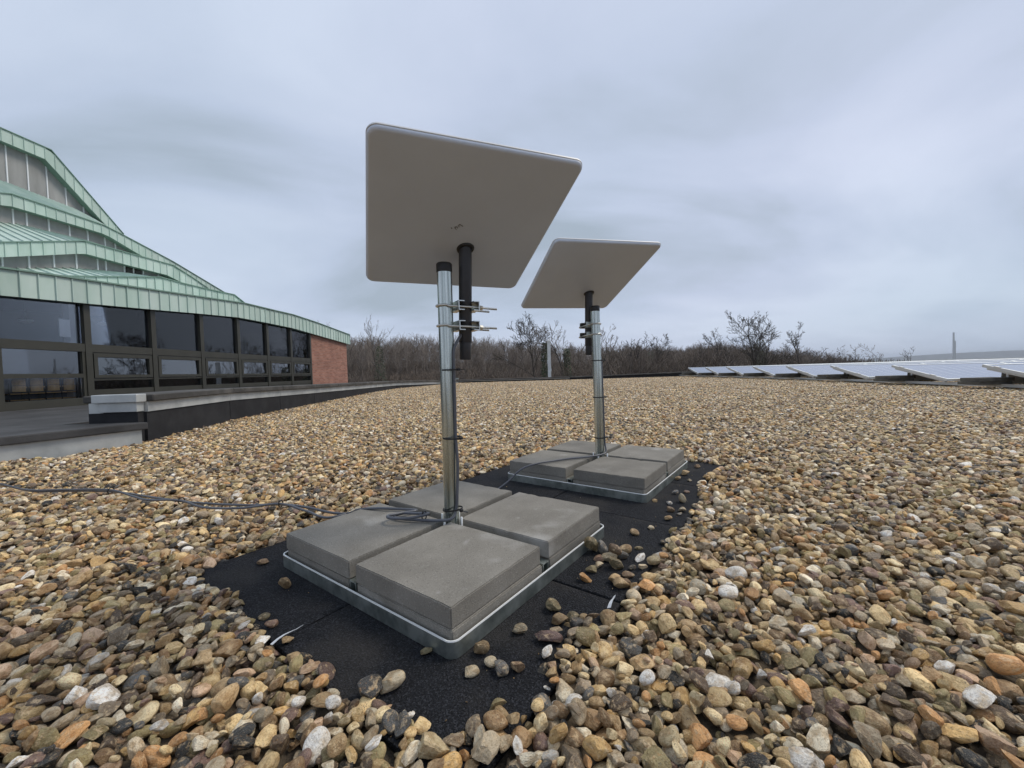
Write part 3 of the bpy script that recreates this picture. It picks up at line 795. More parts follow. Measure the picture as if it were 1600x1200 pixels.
# brick end
pm = MB()
pm.hexa([(-7.95, 15.26, -.06), (-7.5, 15.26, -.06), (-7.5, 18.55, -.06), (-7.95, 18.55, -.06)], [(-7.95, 15.26, 2.2), (-7.5, 15.26, 2.2), (-7.5, 18.55, 2.03), (-7.95, 18.55, 2.03)])
pm.box(-10.6, -7.96, 18.1, 18.55, -.06, 2.02)
o = bpart(pm, 'brick_wall', m_brick); o['label'] = 'red brick end wall beside the windows'
# windows, in bays between mullions
MULL = [3.22 + 1.332 * k for k in range(10)]
XW = -7.5
for k in range(9):
    a, b = MULL[k], MULL[k + 1]
    door = (k == 2)
    fr = MB()
    za_, zb = interp(T1bot, a) + .1, interp(T1bot, b) + .1
    fr.hexa([(XW - .10, a - .055, .06), (XW + .02, a - .055, .06), (XW + .02, a + .055, .06), (XW - .10, a + .055, .06)], [(XW - .10, a - .055, za_), (XW + .02, a - .055, za_), (XW + .02, a + .055, za_), (XW - .10, a + .055, za_)])
    if k == 8:
        fr.hexa([(XW - .10, b - .055, .06), (XW + .02, b - .055, .06), (XW + .02, b + .045, .06), (XW - .10, b + .045, .06)], [(XW - .10, b - .055, zb), (XW + .02, b - .055, zb), (XW + .02, b + .045, zb), (XW - .10, b + .045, zb)])
    A, Bq = a + .056, b - .056
    fr.box(XW - .10, XW + .012, A, Bq, 1.075, 1.215)            # transom
    if door:
        fr.box(XW - .09, XW + .004, A, A + .05, .10, 1.073); fr.box(XW - .09, XW + .004, Bq - .05, Bq, .10, 1.073)
        fr.box(XW - .09, XW + .004, A + .051, Bq - .051, .62, .69); fr.box(XW - .09, XW + .004, A + .051, Bq - .051, .10, .27)
    else:
        fr.box(XW - .09, XW + .004, A, Bq, .30, .40)
        fr.box(XW - .09, XW + .004, A, Bq, .565, .60)
        fr.box(XW - .09, XW + .02, A + .02, A + .09, .61, 1.05); fr.box(XW - .09, XW + .02, Bq - .09, Bq - .02, .61, 1.05)
        fr.box(XW - .09, XW + .02, A + .091, Bq - .091, .61, .665); fr.box(XW - .09, XW + .02, A + .091, Bq - .091, .99, 1.05)
        fr.box(XW - .09, XW - .0, A, Bq, 1.052, 1.073)
    f = bpart(fr, 'window_frame', m_frame)
    g_ = MB(); g_.hexa([(XW - .055, A, 1.216), (XW - .045, A, 1.216), (XW - .045, Bq, 1.216), (XW - .055, Bq, 1.216)], [(XW - .055, A, za_), (XW - .045, A, za_), (XW - .045, Bq, zb), (XW - .055, Bq, zb)])
    bpart(g_, 'upper_pane', m_glass, f)
    if door:
        bpart(MB().box(XW - .045, XW - .037, A + .051, Bq - .051, .691, 1.072), 'middle_pane', m_glass2, f)
        bpart(MB().box(XW - .045, XW - .037, A + .051, Bq - .051, .271, .619), 'lower_pane', m_glass, f)
    else:
        # the hinged vent hangs a touch open at its foot
        t_ = MB().add([(XW - .012, A + .092, .666), (XW - .012, Bq - .092, .666), (XW - .024, Bq - .092, .989), (XW - .024, A + .092, .989)], [(0, 1, 2, 3)])
        bpart(t_, 'vent_pane', m_glass2, f)
        bpart(MB().box(XW - .05, XW - .042, A, Bq, .401, .564), 'lower_pane', m_glass2, f)
bpart(MB().box(XW - .12, XW + .03, 3.2, 15.26, -.06, .298), 'sill_wall', m_frame) if False else None
pm = MB()
pm.box(XW - .08, XW - .005, 7.26, 15.2, -.06, .298); pm.box(XW - .08, XW - .005, 3.2, 5.83, -.06, .298); pm.box(XW - .08, XW - .002, 5.9, 7.2, -.06, .098)
bpart(pm, 'sill_wall', m_frame)
# inside: room with columns
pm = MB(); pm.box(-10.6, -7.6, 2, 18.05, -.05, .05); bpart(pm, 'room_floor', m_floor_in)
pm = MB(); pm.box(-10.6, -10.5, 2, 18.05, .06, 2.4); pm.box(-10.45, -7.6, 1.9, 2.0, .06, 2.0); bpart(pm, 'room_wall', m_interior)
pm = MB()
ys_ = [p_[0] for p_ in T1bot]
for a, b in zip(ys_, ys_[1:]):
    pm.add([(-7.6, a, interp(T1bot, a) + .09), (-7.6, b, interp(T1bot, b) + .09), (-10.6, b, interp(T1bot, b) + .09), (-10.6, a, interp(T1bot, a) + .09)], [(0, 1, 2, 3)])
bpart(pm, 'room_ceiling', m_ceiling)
for k in range(9):
    y = MULL[k + 1]
    bpart(MB().box(-7.78, -7.66, y - .13, y - .03, .06, interp(T1bot, y) + .08), 'column', m_colin)
for (y, z, h_, lb) in ((6.98, 1.47, .29, 'white sheet hanging behind the first big upper pane'), (8.17, 1.61, .31, 'white sheet hanging behind the second upper pane'), (10.73, 1.77, .30, 'white sheet hanging behind the fourth upper pane')):
    s = empty('hanging_sheet', (-7.63, y, z))
    MB().box(-.004, .004, -.085, .085, -h_ / 2, h_ / 2).build('sheet', m_white, s)
    MB().box(-.009, .009, -.09, .09, h_ / 2 + .001, h_ / 2 + .015).build('rail', m_alu, s)
    tag(s, lb, 'sheet', 'white sheets behind the panes')
for (y, z, lb) in ((7.58, 1.72, 'round white ceiling lamp seen through the first upper pane'), (9.03, 1.84, 'round white ceiling lamp seen through the second upper pane')):
    s = empty('ceiling_lamp', (-9, y, z))
    MB().lathe([(.0, -.045), (.05, -.04), (.09, -.015), (.10, .0), (.09, .012), (.02, .02)], n=20).build('lamp_shade', m_white, s, smooth=True)
    MB().tube([(0, 0, .021), (0, 0, interp(T1bot, y) + .08 - z)], .006, 6).build('stem', m_alu, s)
    tag(s, lb, 'lamp', 'ceiling lamps inside')
# stacked chairs behind the door pane
names = ['leftmost', 'second', 'third', 'rightmost']
for i, y in enumerate((6.50, 6.73, 6.96, 7.19)):
    for j in range(3 if i in (1, 3) else 2):
        s = empty('stacking_chair', (-7.74, y - .16, .055 + .10 * j), R(-25 + 4 * i))
        bk = MB()
        for q in range(5):
            pass
        bk.add([(.10 + .02 * math.sin(math.pi * u_ / 4), -.07 + .035 * u_, z_) for z_ in (.36, .455) for u_ in range(5)] + [(.085 + .02 * math.sin(math.pi * u_ / 4), -.07 + .035 * u_, z_) for z_ in (.36, .455) for u_ in range(5)],
               [(u_, u_ + 1, u_ + 6, u_ + 5) for u_ in range(4)] + [(10 + u_ + 1, 10 + u_, 15 + u_, 15 + u_ + 1) for u_ in range(4)] + [(5 + u_, 6 + u_, 16 + u_, 15 + u_) for u_ in range(4)] + [(1 + u_, u_, 10 + u_, 11 + u_) for u_ in range(4)] + [(0, 5, 15, 10), (4, 14, 19, 9)])
        bk.build('backrest', m_chairwood, s)
        MB().box(-.12, .08, -.11, .11, .22, .235).build('seat', m_chairwood, s, bevel=.004)
        for lx, ly in ((-.11, -.10), (-.11, .10), (.09, -.10), (.09, .10)):
            MB().tube([(lx, ly, .03), (lx, ly, .218 if lx < 0 else .40)], .008, 6).build('leg', m_frame, s)
        tag(s, '%s stack of wooden chairs behind the low door pane, %s chair' % (names[i], ('bottom', 'middle' if i in (1, 3) else 'top', 'top')[j]), 'chair', 'stacked wooden chairs indoors')

# ------------------------------------------------------------------ solar rows
def solar_row(k):
    y0 = 5.3 + 1.5 * k; X0 = 7.3; tilt = math.atan2(.25, 1.0)
    gz = slope(y0) + .045
    ordn = ['nearest', 'second', 'third', 'fourth', 'fifth', 'sixth', 'seventh', 'farthest'][k]
    e_ = empty('solar_row', (X0, y0, gz + .05))
    npan = 5
    ct, st = math.cos(tilt), math.sin(tilt)
    def P(x, s, h): return (x, s * ct - h * st, s * st + h * ct)
    def pbox(mb, x0, x1, s0, s1, h0, h1):
        mb.hexa([P(x0, s0, h0), P(x1, s0, h0), P(x1, s1, h0), P(x0, s1, h0)], [P(x0, s0, h1), P(x1, s0, h1), P(x1, s1, h1), P(x0, s1, h1)])
    for j in range(npan):
        a = j * 2.06; b = a + 2.04
        gl = MB(); pbox(gl, a + .031, b - .031, .031, 1.0, .010, .037); pn = gl.build('solar_panel', m_pv, e_)
        fr = MB()
        pbox(fr, a, a + .03, 0, 1.03, .0, .042); pbox(fr, b - .03, b, 0, 1.03, 0, .042); pbox(fr, a + .0305, b - .0305, 0, .03, 0, .042); pbox(fr, a + .0305, b - .0305, 1.0005, 1.03, 0, .042)
        fr.build('panel_frame', m_alu, pn)
        if k < 4:
            ln = MB()
            for c_ in range(1, 10): pbox(ln, a + .2 * c_ + .012, a + .2 * c_ + .016, .032, .999, .0372, .0376)
            ln.build('gridlines', m_pvline, pn)
        cl = MB()
        for s_ in (.22, .80): pbox(cl, a - .012, a + .028, s_, s_ + .07, .0425, .052)
        cl.build('clamp', m_bolt, pn)
    rl = MB()
    for j in range(npan):
        rl.hexa([P(j * 2.06 + .03, .06, -.03), P(j * 2.06 + .07, .06, -.03), P(j * 2.06 + .07, .98, -.03), P(j * 2.06 + .03, .98, -.03)], [P(j * 2.06 + .03, .06, -.001), P(j * 2.06 + .07, .06, -.001), P(j * 2.06 + .07, .98, -.001), P(j * 2.06 + .03, .98, -.001)])
        rl.box(j * 2.06 + .335, j * 2.06 + .365, .93, .96, -.03, .20)
    rl.build('support_rail', m_alu, e_)
    bk = MB(); bk.hexa([(0.32, 1.02, -.02), (npan * 2.06, 1.02, -.02), (npan * 2.06, 1.025, -.02), (.32, 1.025, -.02)], [(.32, .995, .225), (npan * 2.06, .995, .225), (npan * 2.06, 1.0, .225), (.32, 1.0, .225)])
    bk.build('wind_plate', m_alu, e_)
    tag(e_, 'tilted row of pale framed solar panels, %s to the camera of eight' % ordn if k < 7 else 'tilted row of pale framed solar panels, farthest of eight', 'solar panels', 'rows of solar panels')
    for j in range(2):
        s = MB().box(-.24, .24, -.16, .16, 0, .052).build('ballast_slab', m_balslab, bevel=.005)
        s.location = (X0 + .02 + .015 * j, y0 + .98 - .02 * j, gz + .03 + .054 * j)
        s.rotation_euler = (0, 0, R(-2 + 3 * j))
        tag(s, '%s grey ballast slab behind the raised edge of the %s solar row' % (('lower', 'upper')[j], ordn), 'ballast slab', 'ballast slabs of the solar rows')
for k in range(8): solar_row(k)
rl = empty('mounting_rail', (7.42, 5.0, 0))
for i in range(6):
    a, b = 5.0 + i * 2.2, 5.0 + i * 2.2 + 2.194
    MB().hexa([(-.03, a - 5, slope(a) + .03), (.03, a - 5, slope(a) + .03), (.03, b - 5, slope(b) + .03), (-.03, b - 5, slope(b) + .03)], [(-.03, a - 5, slope(a) + .075), (.03, a - 5, slope(a) + .075), (.03, b - 5, slope(b) + .075), (-.03, b - 5, slope(b) + .075)]).build('rail_length', m_alu, rl)
tag(rl, 'long low metal rail on the gravel linking the ends of solar rows', 'rail')

# ------------------------------------------------------------------ rubber tiles
tl = MB().box(-.2485, .2485, -.2485, .2485, -.013, 0).build('rubber_tile', m_rubber, bevel=.004, seg=2)
first = True
UC = ['nearest', 'second', 'third', 'far']
for i in range(4):
    for j in range(2):
        u, v = -.238 + .5 * i, -.252 + .5 * j
        o = tl if first else tl.copy()
        if not first: COL.objects.link(o)
        first = False
        x, y = uv2w(u, v)
        o.location = (x, y, (i * 2 + j) % 3 * .0007); o.rotation_euler = (0, 0, FYAW + R((-.3, .2, .0, .35)[(i + 2 * j) % 4]))
        lab = {(0, 0): 'black rubber tile under the front corner of the near slab frame', (0, 1): 'black rubber tile under the left corner of the near slab frame',
               (1, 0): 'black rubber tile under the right corner of the near slab frame', (1, 1): 'black rubber tile under the back corner of the near slab frame',
               (2, 0): 'black rubber tile under the front corner of the far slab frame', (2, 1): 'black rubber tile under the left corner of the far slab frame',
               (3, 0): 'black rubber tile under the right corner of the far slab frame', (3, 1): 'black rubber tile under the back corner of the far slab frame'}[(i, j)]
        tag(o, lab, 'rubber tile', 'black rubber tiles under the stands')

# ------------------------------------------------------------------ ballast stands with slabs, poles, dishes
def chipped_slab(seed, h):
    bm = bmesh.new()
    bmesh.ops.create_cube(bm, size=1)
    for v in bm.verts: v.co = Vector((v.co.x * .2995, v.co.y * .2995, v.co.z * h))
    bmesh.ops.bevel(bm, geom=bm.edges[:], offset=.0022, segments=2, affect='EDGES')
    bmesh.ops.subdivide_edges(bm, edges=[e_ for e_ in bm.edges if e_.calc_length() > .1], cuts=30, use_grid_fill=True)
    rg = random.Random(seed)
    spots = [(rg.choice((-1, 1)) * .15, rg.uniform(-.15, .15), rg.uniform(.006, .014)) for _ in range(3)] + [(rg.uniform(-.15, .15), rg.choice((-1, 1)) * .15, rg.uniform(.004, .012)) for _ in range(5)]
    for v in bm.verts:
        ex = max(abs(v.co.x), abs(v.co.y))
        if v.co.z > h * .3 and ex > .147:
            v.co.z -= abs(rg.gauss(0, .0002))
            for sx, sy, q in spots:
                d = math.hypot(v.co.x - sx, v.co.y - sy)
                if d < q * 1.3: v.co.z -= (1 - d / (q * 1.3)) * q * .22; v.co.xy *= 1 - .003 * (1 - d / (q * 1.3))
        if v.co.z < h * .45 and ex > .149: v.co.xy *= 1 - rg.random() * .0022
    me = bpy.data.meshes.new('paving_slab'); bm.to_mesh(me); bm.free(); me.materials.append(m_slab)
    me.shade_smooth(); me.set_sharp_from_angle(angle=R(35))
    return me
slabme = [chipped_slab(40 + i, .0425) for i in range(4)]

def rrect(hw, hh, r_, n=8):
    o = []
    for cx_, cy_, a0 in ((hw - r_, hh - r_, 0), (-hw + r_, hh - r_, 90), (-hw + r_, -hh + r_, 180), (hw - r_, -hh + r_, 270)):
        for k in range(n + 1):
            a = R(a0 + 90 * k / n); o.append((cx_ + r_ * math.cos(a), cy_ + r_ * math.sin(a)))
    return o
def stand(name, cx_, cy_, yaw, pole_top, pole_xy, ztops, which):
    e_ = empty('mast_stand', (cx_, cy_, 0), yaw)
    Fh = .328
    # folded steel tray: rim wall and base flange
    o1, o2 = rrect(Fh, Fh, .020), rrect(Fh - .0035, Fh - .0035, .0165)
    n = len(o1); m_ = MB()
    m_.add([(x, y, .001) for x, y in o1] + [(x, y, .031) for x, y in o1] + [(x, y, .031) for x, y in o2] + [(x, y, .004) for x, y in o2],
           [(i, (i + 1) % n, n + (i + 1) % n, n + i) for i in range(n)] + [(2 * n + i, 2 * n + (i + 1) % n, 3 * n + (i + 1) % n, 3 * n + i) for i in range(n)] + [tuple(3 * n + i for i in range(n))])
    tray = m_.build('tray', m_galv, e_, autosmooth=50)
    m_ = MB(); m_.add([(x, y, .0312) for x, y in o1] + [(x, y, .0312) for x, y in o2] + [(x, y, .0335) for x, y in rrect(Fh - .0005, Fh - .0005, .0195)] + [(x, y, .0335) for x, y in rrect(Fh - .003, Fh - .003, .017)],
                      [(i, (i + 1) % n, 2 * n + (i + 1) % n, 2 * n + i) for i in range(n)] + [(2 * n + i, 2 * n + (i + 1) % n, 3 * n + (i + 1) % n, 3 * n + i) for i in range(n)] + [(3 * n + i, 3 * n + (i + 1) % n, n + (i + 1) % n, n + i) for i in range(n)])
    m_.build('rim', m_galv_cut, tray)
    # cross of open channels between the slabs
    for q in range(4):
        m_ = MB()
        m_.box(.03, Fh - .012, -.012, -.009, .0045, .046); m_.box(.03, Fh - .012, .009, .012, .0045, .046); m_.box(.03, Fh - .012, -.009, .009, .043, .0458)
        c_ = m_.build('channel', m_galv, e_); c_.rotation_euler = (0, 0, q * math.pi / 2)
    # pole
    dx_, dy_ = pole_xy[0] - cx_, pole_xy[1] - cy_
    lx, ly = dx_ * math.cos(yaw) + dy_ * math.sin(yaw), -dx_ * math.sin(yaw) + dy_ * math.cos(yaw)
    m_ = MB(); m_.tube([(0, 0, .005), (lx, ly, pole_top - .024)], .0212, 32)
    pole = m_.build('pole', m_galv_pole, e_, autosmooth=50)
    m_ = MB(); m_.lathe([(.0215, -.026), (.0222, -.024), (.0222, -.003), (.0200, 0), (.004, .0006)], (lx, ly, pole_top), 32)
    m_.build('pole_cap', m_blackcap, e_, autosmooth=50)
    for sx, sy in ((.034, .005), (-.034, -.005), (.005, -.034), (-.005, .034)):
        m_ = MB(); m_.lathe([(.0032, .04), (.0032, .099), (.0024, .1005)], (sx, sy, 0), 10); b_ = m_.build('stud', m_galv_cut, e_, autosmooth=40)
    tag(e_, 'galvanised pole on a square steel tray, %s of the two stands' % which, 'mast stand', 'two mast stands')
    rg = random.Random(len(which))
    pos = {'front': (-1, -1), 'left': (-1, 1), 'right': (1, -1), 'back': (1, 1)}
    for k, (nm, (su, sv)) in enumerate(pos.items()):
        for lay in range(2):
            o = link('paving_slab', slabme[(k + 2 * lay + (which != 'near')) % 4])
            zc = .0045 + .0213 + lay * .0432 + (ztops - .0905) * lay
            d = .1505 + .0145 + (0 if lay else .0015)
            u, v = su * d + rg.uniform(-.002, .002), sv * d + rg.uniform(-.002, .002)
            if lay: u += rg.uniform(-.004, .004); v += rg.uniform(-.004, .004)
            o.location = (cx_ + math.cos(yaw) * u - math.sin(yaw) * v, cy_ + math.sin(yaw) * u + math.cos(yaw) * v, zc)
            o.rotation_euler = (0, 0, yaw + R(rg.uniform(-.5, .5)) + (math.pi / 2) * k)
            tag(o, '%s grey concrete slab at the %s corner of the %s stand' % (('lower', 'upper')[lay], nm, which), 'paving slab', 'ballast slabs on the stands')
    return e_
stand('near', FX, FY, FYAW, .82, (-.182, 1.156), .090, 'near')
stand('far', GX, GY, GYAW, .812, (.410, 1.962), .0905, 'far')

def dish(center, u, v, hw, hh, mast_top, mast_end, step, which, scribble):
    """panel in the plane of u, v; n points up (the sky side)"""
    u = Vector(u).normalized(); v = Vector(v); v = (v - u * v.dot(u)).normalized(); n = u.cross(v)
    if n.z < 0: n = -n
    c_ = Vector(center)
    e_ = empty('satellite_dish', (mast_end[0], mast_end[1], mast_end[2]))
    o0 = Vector(mast_end)
    def W(a, b, h): return c_ + u * a + v * b + n * h - o0
    loops = [(.10, -.004, .0), (.05, -.0040, .02), (.012, -.0040, .02), (.0056, -.0039, .022), (.0046, -.0036, .022), (.0022, -.0022, .026), (.0006, .0002, .029), (.0001, .0022, .031), (0, .0042, .032)]
    m_ = MB(); vs_ = []; nn = None
    for ins, h, r_ in loops:
        rr = rrect(hw - ins, hh - ins, max(.010, .024 - ins * .5), 8); nn = len(rr)
        vs_ += [W(a, b, h) for a, b in rr]
    fs_ = [tuple(reversed(range(nn)))] + [(i * nn + k, i * nn + (k + 1) % nn, (i + 1) * nn + (k + 1) % nn, (i + 1) * nn + k) for i in range(len(loops) - 1) for k in range(nn)]
    m_.add(vs_, fs_); pn = m_.build('back_shell', m_dish, e_, smooth=True)
    loops = [(.0020, .0044), (.0017, .0056), (.0, .0060), (.0, .0095), (.001, .0110), (.003, .0117), (.03, .012)]
    m_ = MB(); vs_ = []
    for ins, h in loops:
        vs_ += [W(a, b, h) for a, b in rrect(hw + .0012 - ins, hh + .0012 - ins, max(.010, .0252 - ins * .5), 8)]
    m_.add(vs_, [(i * nn + k, i * nn + (k + 1) % nn, (i + 1) * nn + (k + 1) % nn, (i + 1) * nn + k) for i in range(len(loops) - 1) for k in range(nn)] + [tuple((len(loops) - 1) * nn + k for k in range(nn))])
    m_.build('front_panel', m_dishf, e_, autosmooth=60)
    # mast
    mt, me_ = Vector(mast_top) - o0, Vector((0, 0, 0)); ax = (mt - me_).normalized(); ln = (mt - me_).length
    sp_ = me_ + ax * step
    m_ = MB(); m_.tube([sp_, sp_ + ax * .001, mt + ax * .002], [.0180, .0188, .0188], 32); m_.build('mast', m_mast, e_, autosmooth=50)
    m_ = MB(); m_.tube([me_, me_ + ax * .0015, sp_ - ax * .0005], [.0152, .0165, .0165], 28); m_.build('mast_foot', m_mast, e_, autosmooth=50)
    # collar where the mast enters the shell
    hc = n.dot(mt - (c_ - o0)); q = mt - ax * (hc / ax.dot(n)) if abs(ax.dot(n)) > .1 else mt
    m_ = MB(); rings = []
    o1 = n.orthogonal().normalized(); o2 = n.cross(o1)
    for rr, h in ((.0250, -.0042), (.0242, -.0075), (.0215, -.010), (.018, -.010)):
        rings += [q + o1 * rr * math.cos(2 * math.pi * k / 28) + o2 * rr * math.sin(2 * math.pi * k / 28) * 1.06 + n * h for k in range(28)]
    m_.add(rings, [(i * 28 + k, i * 28 + (k + 1) % 28, (i + 1) * 28 + (k + 1) % 28, (i + 1) * 28 + k) for i in range(3) for k in range(28)])
    m_.build('collar', m_blackcap, e_, smooth=True)
    if scribble:
        m_ = MB()
        for pts_ in scribble:
            m_.tube([W(a, b, -.0045) for a, b in pts_], .0008, 5)
        m_.build('pen_marks', m_ink, e_)
    tag(e_, 'flat grey rectangular satellite dish on the %s pole, seen from below' % which, 'satellite dish', 'two satellite dishes')
    return e_
# pen marks on the near dish: a dot and a few strokes
SCR = []
def W2(px, py):   # position on the panel from measured offsets (metres across, metres along)
    return px, py
SCR0 = [[(-.030, -.012), (-.027, -.010)], [(-.031, -.009), (-.026, -.013)], [(-.018, -.008), (-.010, -.016)], [(-.016, -.001), (-.009, -.004), (-.007, -.009)], [(-.019, -.004), (-.014, -.006)], [(-.006, .006), (-.003, -.002)], [(-.004, .012), (.004, .008), (.010, .003)], [(-.006, .008), (-.004, .012)]]
SCR = [[(a * .75 - .008, b * .75 + .016) for a, b in q] for q in SCR0]
dish((-.1248, 1.1150, .8979), (.937, .349, -.005), (.326, -.87, .37), .2435, .2635, (-.1236, 1.185, .872), (-.1337, 1.185, .5475), .050, 'near', SCR)
dish((.3500, 1.897, .9254), (.969, .247, .012), (.229, -.917, .327), .2385, .2770, (.393, 2.02, .885), (.386, 2.02, .579), .045, 'far', None)

# U-bolt clamps: round the pole, through two saddle brackets, gripping the mast
def clamp(pole, mast, z, tail, lab):
    a = Vector((pole[0], pole[1], z)); b = Vector((mast[0], mast[1], z))
    d = (b - a); dist = d.length; d.normalize(); s = d.cross(Vector((0, 0, 1))).normalized()
    e_ = empty('pole_clamp', a)
    def W(x, y, h): return d * x + s * y + Vector((0, 0, h))
    r_ = .0212 + .0045; end = dist + tail
    path = [W(end, r_, -.006)] + [W(x_, r_, -.003) for x_ in (dist, .03, .0)] + [W(-r_ * math.sin(R(t)), r_ * math.cos(R(t)), 0) for t in range(15, 180, 15)] + [W(x_, -r_, -.003) for x_ in (.0, .03, dist)] + [W(end, -r_, -.006)]
    MB().tube(path, .0033, 8).build('u_bolt', m_bolt, e_, smooth=True)
    for x0_, sgn in ((.026, 1), (dist + .012, -1)):
        m_ = MB()
        # bent saddle: a V-notched channel across both bolt legs
        x1_ = x0_ + .018
        for h0, h1 in ((-.0135, -.011), (.011, .0135)):
            pr = [(x0_, -.034), (x1_, -.034), (x1_, .034), (x0_, .034)]
            m_.hexa([W(x, y, h0) for x, y in pr], [W(x, y, h1) for x, y in pr])
        xm = x1_ if sgn > 0 else x0_ - .002
        xm = (x0_ if sgn > 0 else x1_ - .0025)
        pr = [(xm, -.034), (xm + .0025, -.034), (xm + .0025, .034), (xm, .034)]
        m_.hexa([W(x, y, -.0108) for x, y in pr], [W(x, y, .0108) for x, y in pr])
        m_.build('saddle', m_bolt, e_)
    for y_ in (-r_, r_):
        m_ = MB(); m_.tube([W(dist + .032, y_, -.0045), W(dist + .041, y_, -.005)], .0072, 6); m_.build('nut', m_bolt, e_)
    tag(e_, lab, 'clamp', 'pole clamps')
clamp((-.1815, 1.156), (-.1285, 1.185), .700, .088, 'upper U-bolt clamp joining near pole and dish mast')
clamp((-.1810, 1.156), (-.1300, 1.185), .644, .088, 'lower U-bolt clamp joining near pole and dish mast')
clamp((.4095, 1.962), (.3895, 2.020), .726, .050, 'upper U-bolt clamp joining far pole and dish mast')
clamp((.4100, 1.962), (.3885, 2.020), .677, .050, 'lower U-bolt clamp joining far pole and dish mast')

# ------------------------------------------------------------------ cables and ties
def cable(name, pts, r_, lab, k=8):
    return tag(MB().tube(smoothpath(pts, k), r_, 10).build(name, m_cable, smooth=True), lab, 'cable')
cable('cable', [(-.138, 1.180, .625), (-.149, 1.158, .605), (-.161, 1.146, .575), (-.1625, 1.144, .53), (-.1625, 1.143, .45), (-.1635, 1.143, .33), (-.160, 1.139, .25), (-.164, 1.136, .17), (-.168, 1.134, .125),
      (-.178, 1.118, .105), (-.215, 1.118, .1), (-.27, 1.135, .097), (-.33, 1.150, .097), (-.355, 1.170, .097), (-.335, 1.192, .098), (-.29, 1.170, .104), (-.25, 1.150, .109),
      (-.30, 1.122, .108), (-.35, 1.126, .108), (-.366, 1.150, .106), (-.34, 1.185, .101), (-.30, 1.215, .098), (-.36, 1.235, .097), (-.43, 1.25, .096), (-.50, 1.275, .085), (-.545, 1.31, .062), (-.62, 1.345, .055), (-.72, 1.385, .062), (-.826, 1.418, .064),
      (-.97, 1.431, .062), (-1.196, 1.487, .06), (-1.402, 1.559, .062), (-1.672, 1.67, .06), (-1.877, 1.699, .06), (-2.049, 1.707, .062), (-2.361, 1.847, .06), (-2.8, 2.0, .058), (-3.3, 2.3, .06)], .0042,
      'thick grey cable looped on the near slabs and trailing off left over gravel')
cable('cable', [(.395, 2.012, .60), (.425, 1.988, .59), (.436, 1.968, .55), (.438, 1.962, .45), (.440, 1.960, .3), (.441, 1.956, .16), (.443, 1.945, .115), (.425, 1.925, .102), (.351, 1.894, .098), (.25, 1.868, .097), (.18, 1.835, .097), (.10, 1.785, .098), (.03, 1.745, .085), (-.03, 1.715, .04), (-.09, 1.675, .010), (-.14, 1.62, .008),
      (-.22, 1.56, .010), (-.32, 1.50, .02), (-.42, 1.43, .045), (-.52, 1.352, .058), (-.60, 1.282, .060), (-.70, 1.345, .062), (-.826, 1.408, .070), (-.95, 1.392, .064), (-1.10, 1.418, .062), (-1.25, 1.497, .066), (-1.40, 1.53, .062), (-1.5, 1.578, .064), (-1.672, 1.660, .070), (-1.877, 1.69, .068), (-2.06, 1.70, .070), (-2.361, 1.837, .068), (-2.8, 1.99, .066), (-3.3, 2.29, .068)], .0040,
      'thinner grey cable draped across the far slabs and joining the other')
def tie(c_, rx, ry, rz_, lab, tail=.02, tilt=0):
    pts = []
    for k in range(25):
        a = 2 * math.pi * k / 24
        pts.append(Vector((rx * math.cos(a), ry * math.sin(a), tilt * math.cos(a))))
    m_ = MB()
    vs_ = []
    for p_ in pts[:-1]:
        d = Vector((p_.x, p_.y, 0)).normalized()
        vs_ += [p_ - Vector((0, 0, .0022)), p_ + Vector((0, 0, .0022)), p_ + Vector((0, 0, .0022)) + d * .0012, p_ - Vector((0, 0, .0022)) + d * .0012]
    fs_ = []
    for k in range(24):
        b = ((k + 1) % 24) * 4; a = k * 4
        for j in range(4): fs_.append((a + j, a + (j + 1) % 4, b + (j + 1) % 4, b + j))
    m_.add(vs_, fs_); m_.box(rx - .001, rx + .007, -.004, .004, -.003, .0035); m_.box(rx + .007, rx + .007 + tail, -.0022, .0022, -.0007, .0007)
    o = m_.build('cable_tie', m_blackcap); o.location = c_; o.rotation_euler = (0, 0, rz_)
    return tag(o, lab, 'cable tie', 'black cable ties')
tie((-.172, 1.150, .519), .029, .0245, R(-40), 'topmost black cable tie on the near pole')
tie((-.174, 1.150, .326), .029, .0245, R(-35), 'middle black cable tie on the near pole')
tie((-.180, 1.149, .122), .030, .0245, R(-35), 'lowest black cable tie on the near pole', tilt=.004)
tie((.418, 1.962, .55), .029, .0235, R(5), 'topmost black cable tie on the far pole', .004)
tie((.420, 1.962, .372), .029, .0235, R(5), 'middle black cable tie on the far pole', .004)
tie((.422, 1.961, .176), .029, .0235, R(5), 'lowest black cable tie on the far pole', .004)
def smalltie(loc, d, lab, r_=.0115):
    d = Vector(d).normalized(); m_ = MB(); a = d.orthogonal().normalized(); b = d.cross(a)
    ring = [(a * math.cos(t * math.pi / 8) * r_ + b * math.sin(t * math.pi / 8) * r_) for t in range(17)]
    m_.tube(ring, .0019, 5); m_.tube([ring[4], ring[4] * 2.1 + d * .006], .0014, 4)
    o = m_.build('cable_tie', m_blackcap); o.location = loc
    tag(o, lab, 'cable tie', 'black cable ties')
smalltie((-.262, 1.148, .104), (1, -.3, 0), 'black tie bundling the cable loop on the near slab', .013)
smalltie((-.826, 1.414, .068), (1, -.1, 0), 'black tie on the two cables nearest the near slabs')
smalltie((-1.25, 1.505, .062), (1, -.3, 0), 'black tie on the two cables midway across the gravel')
smalltie((-1.672, 1.665, .065), (1, -.3, 0), 'black tie on the two cables at the left of the picture')

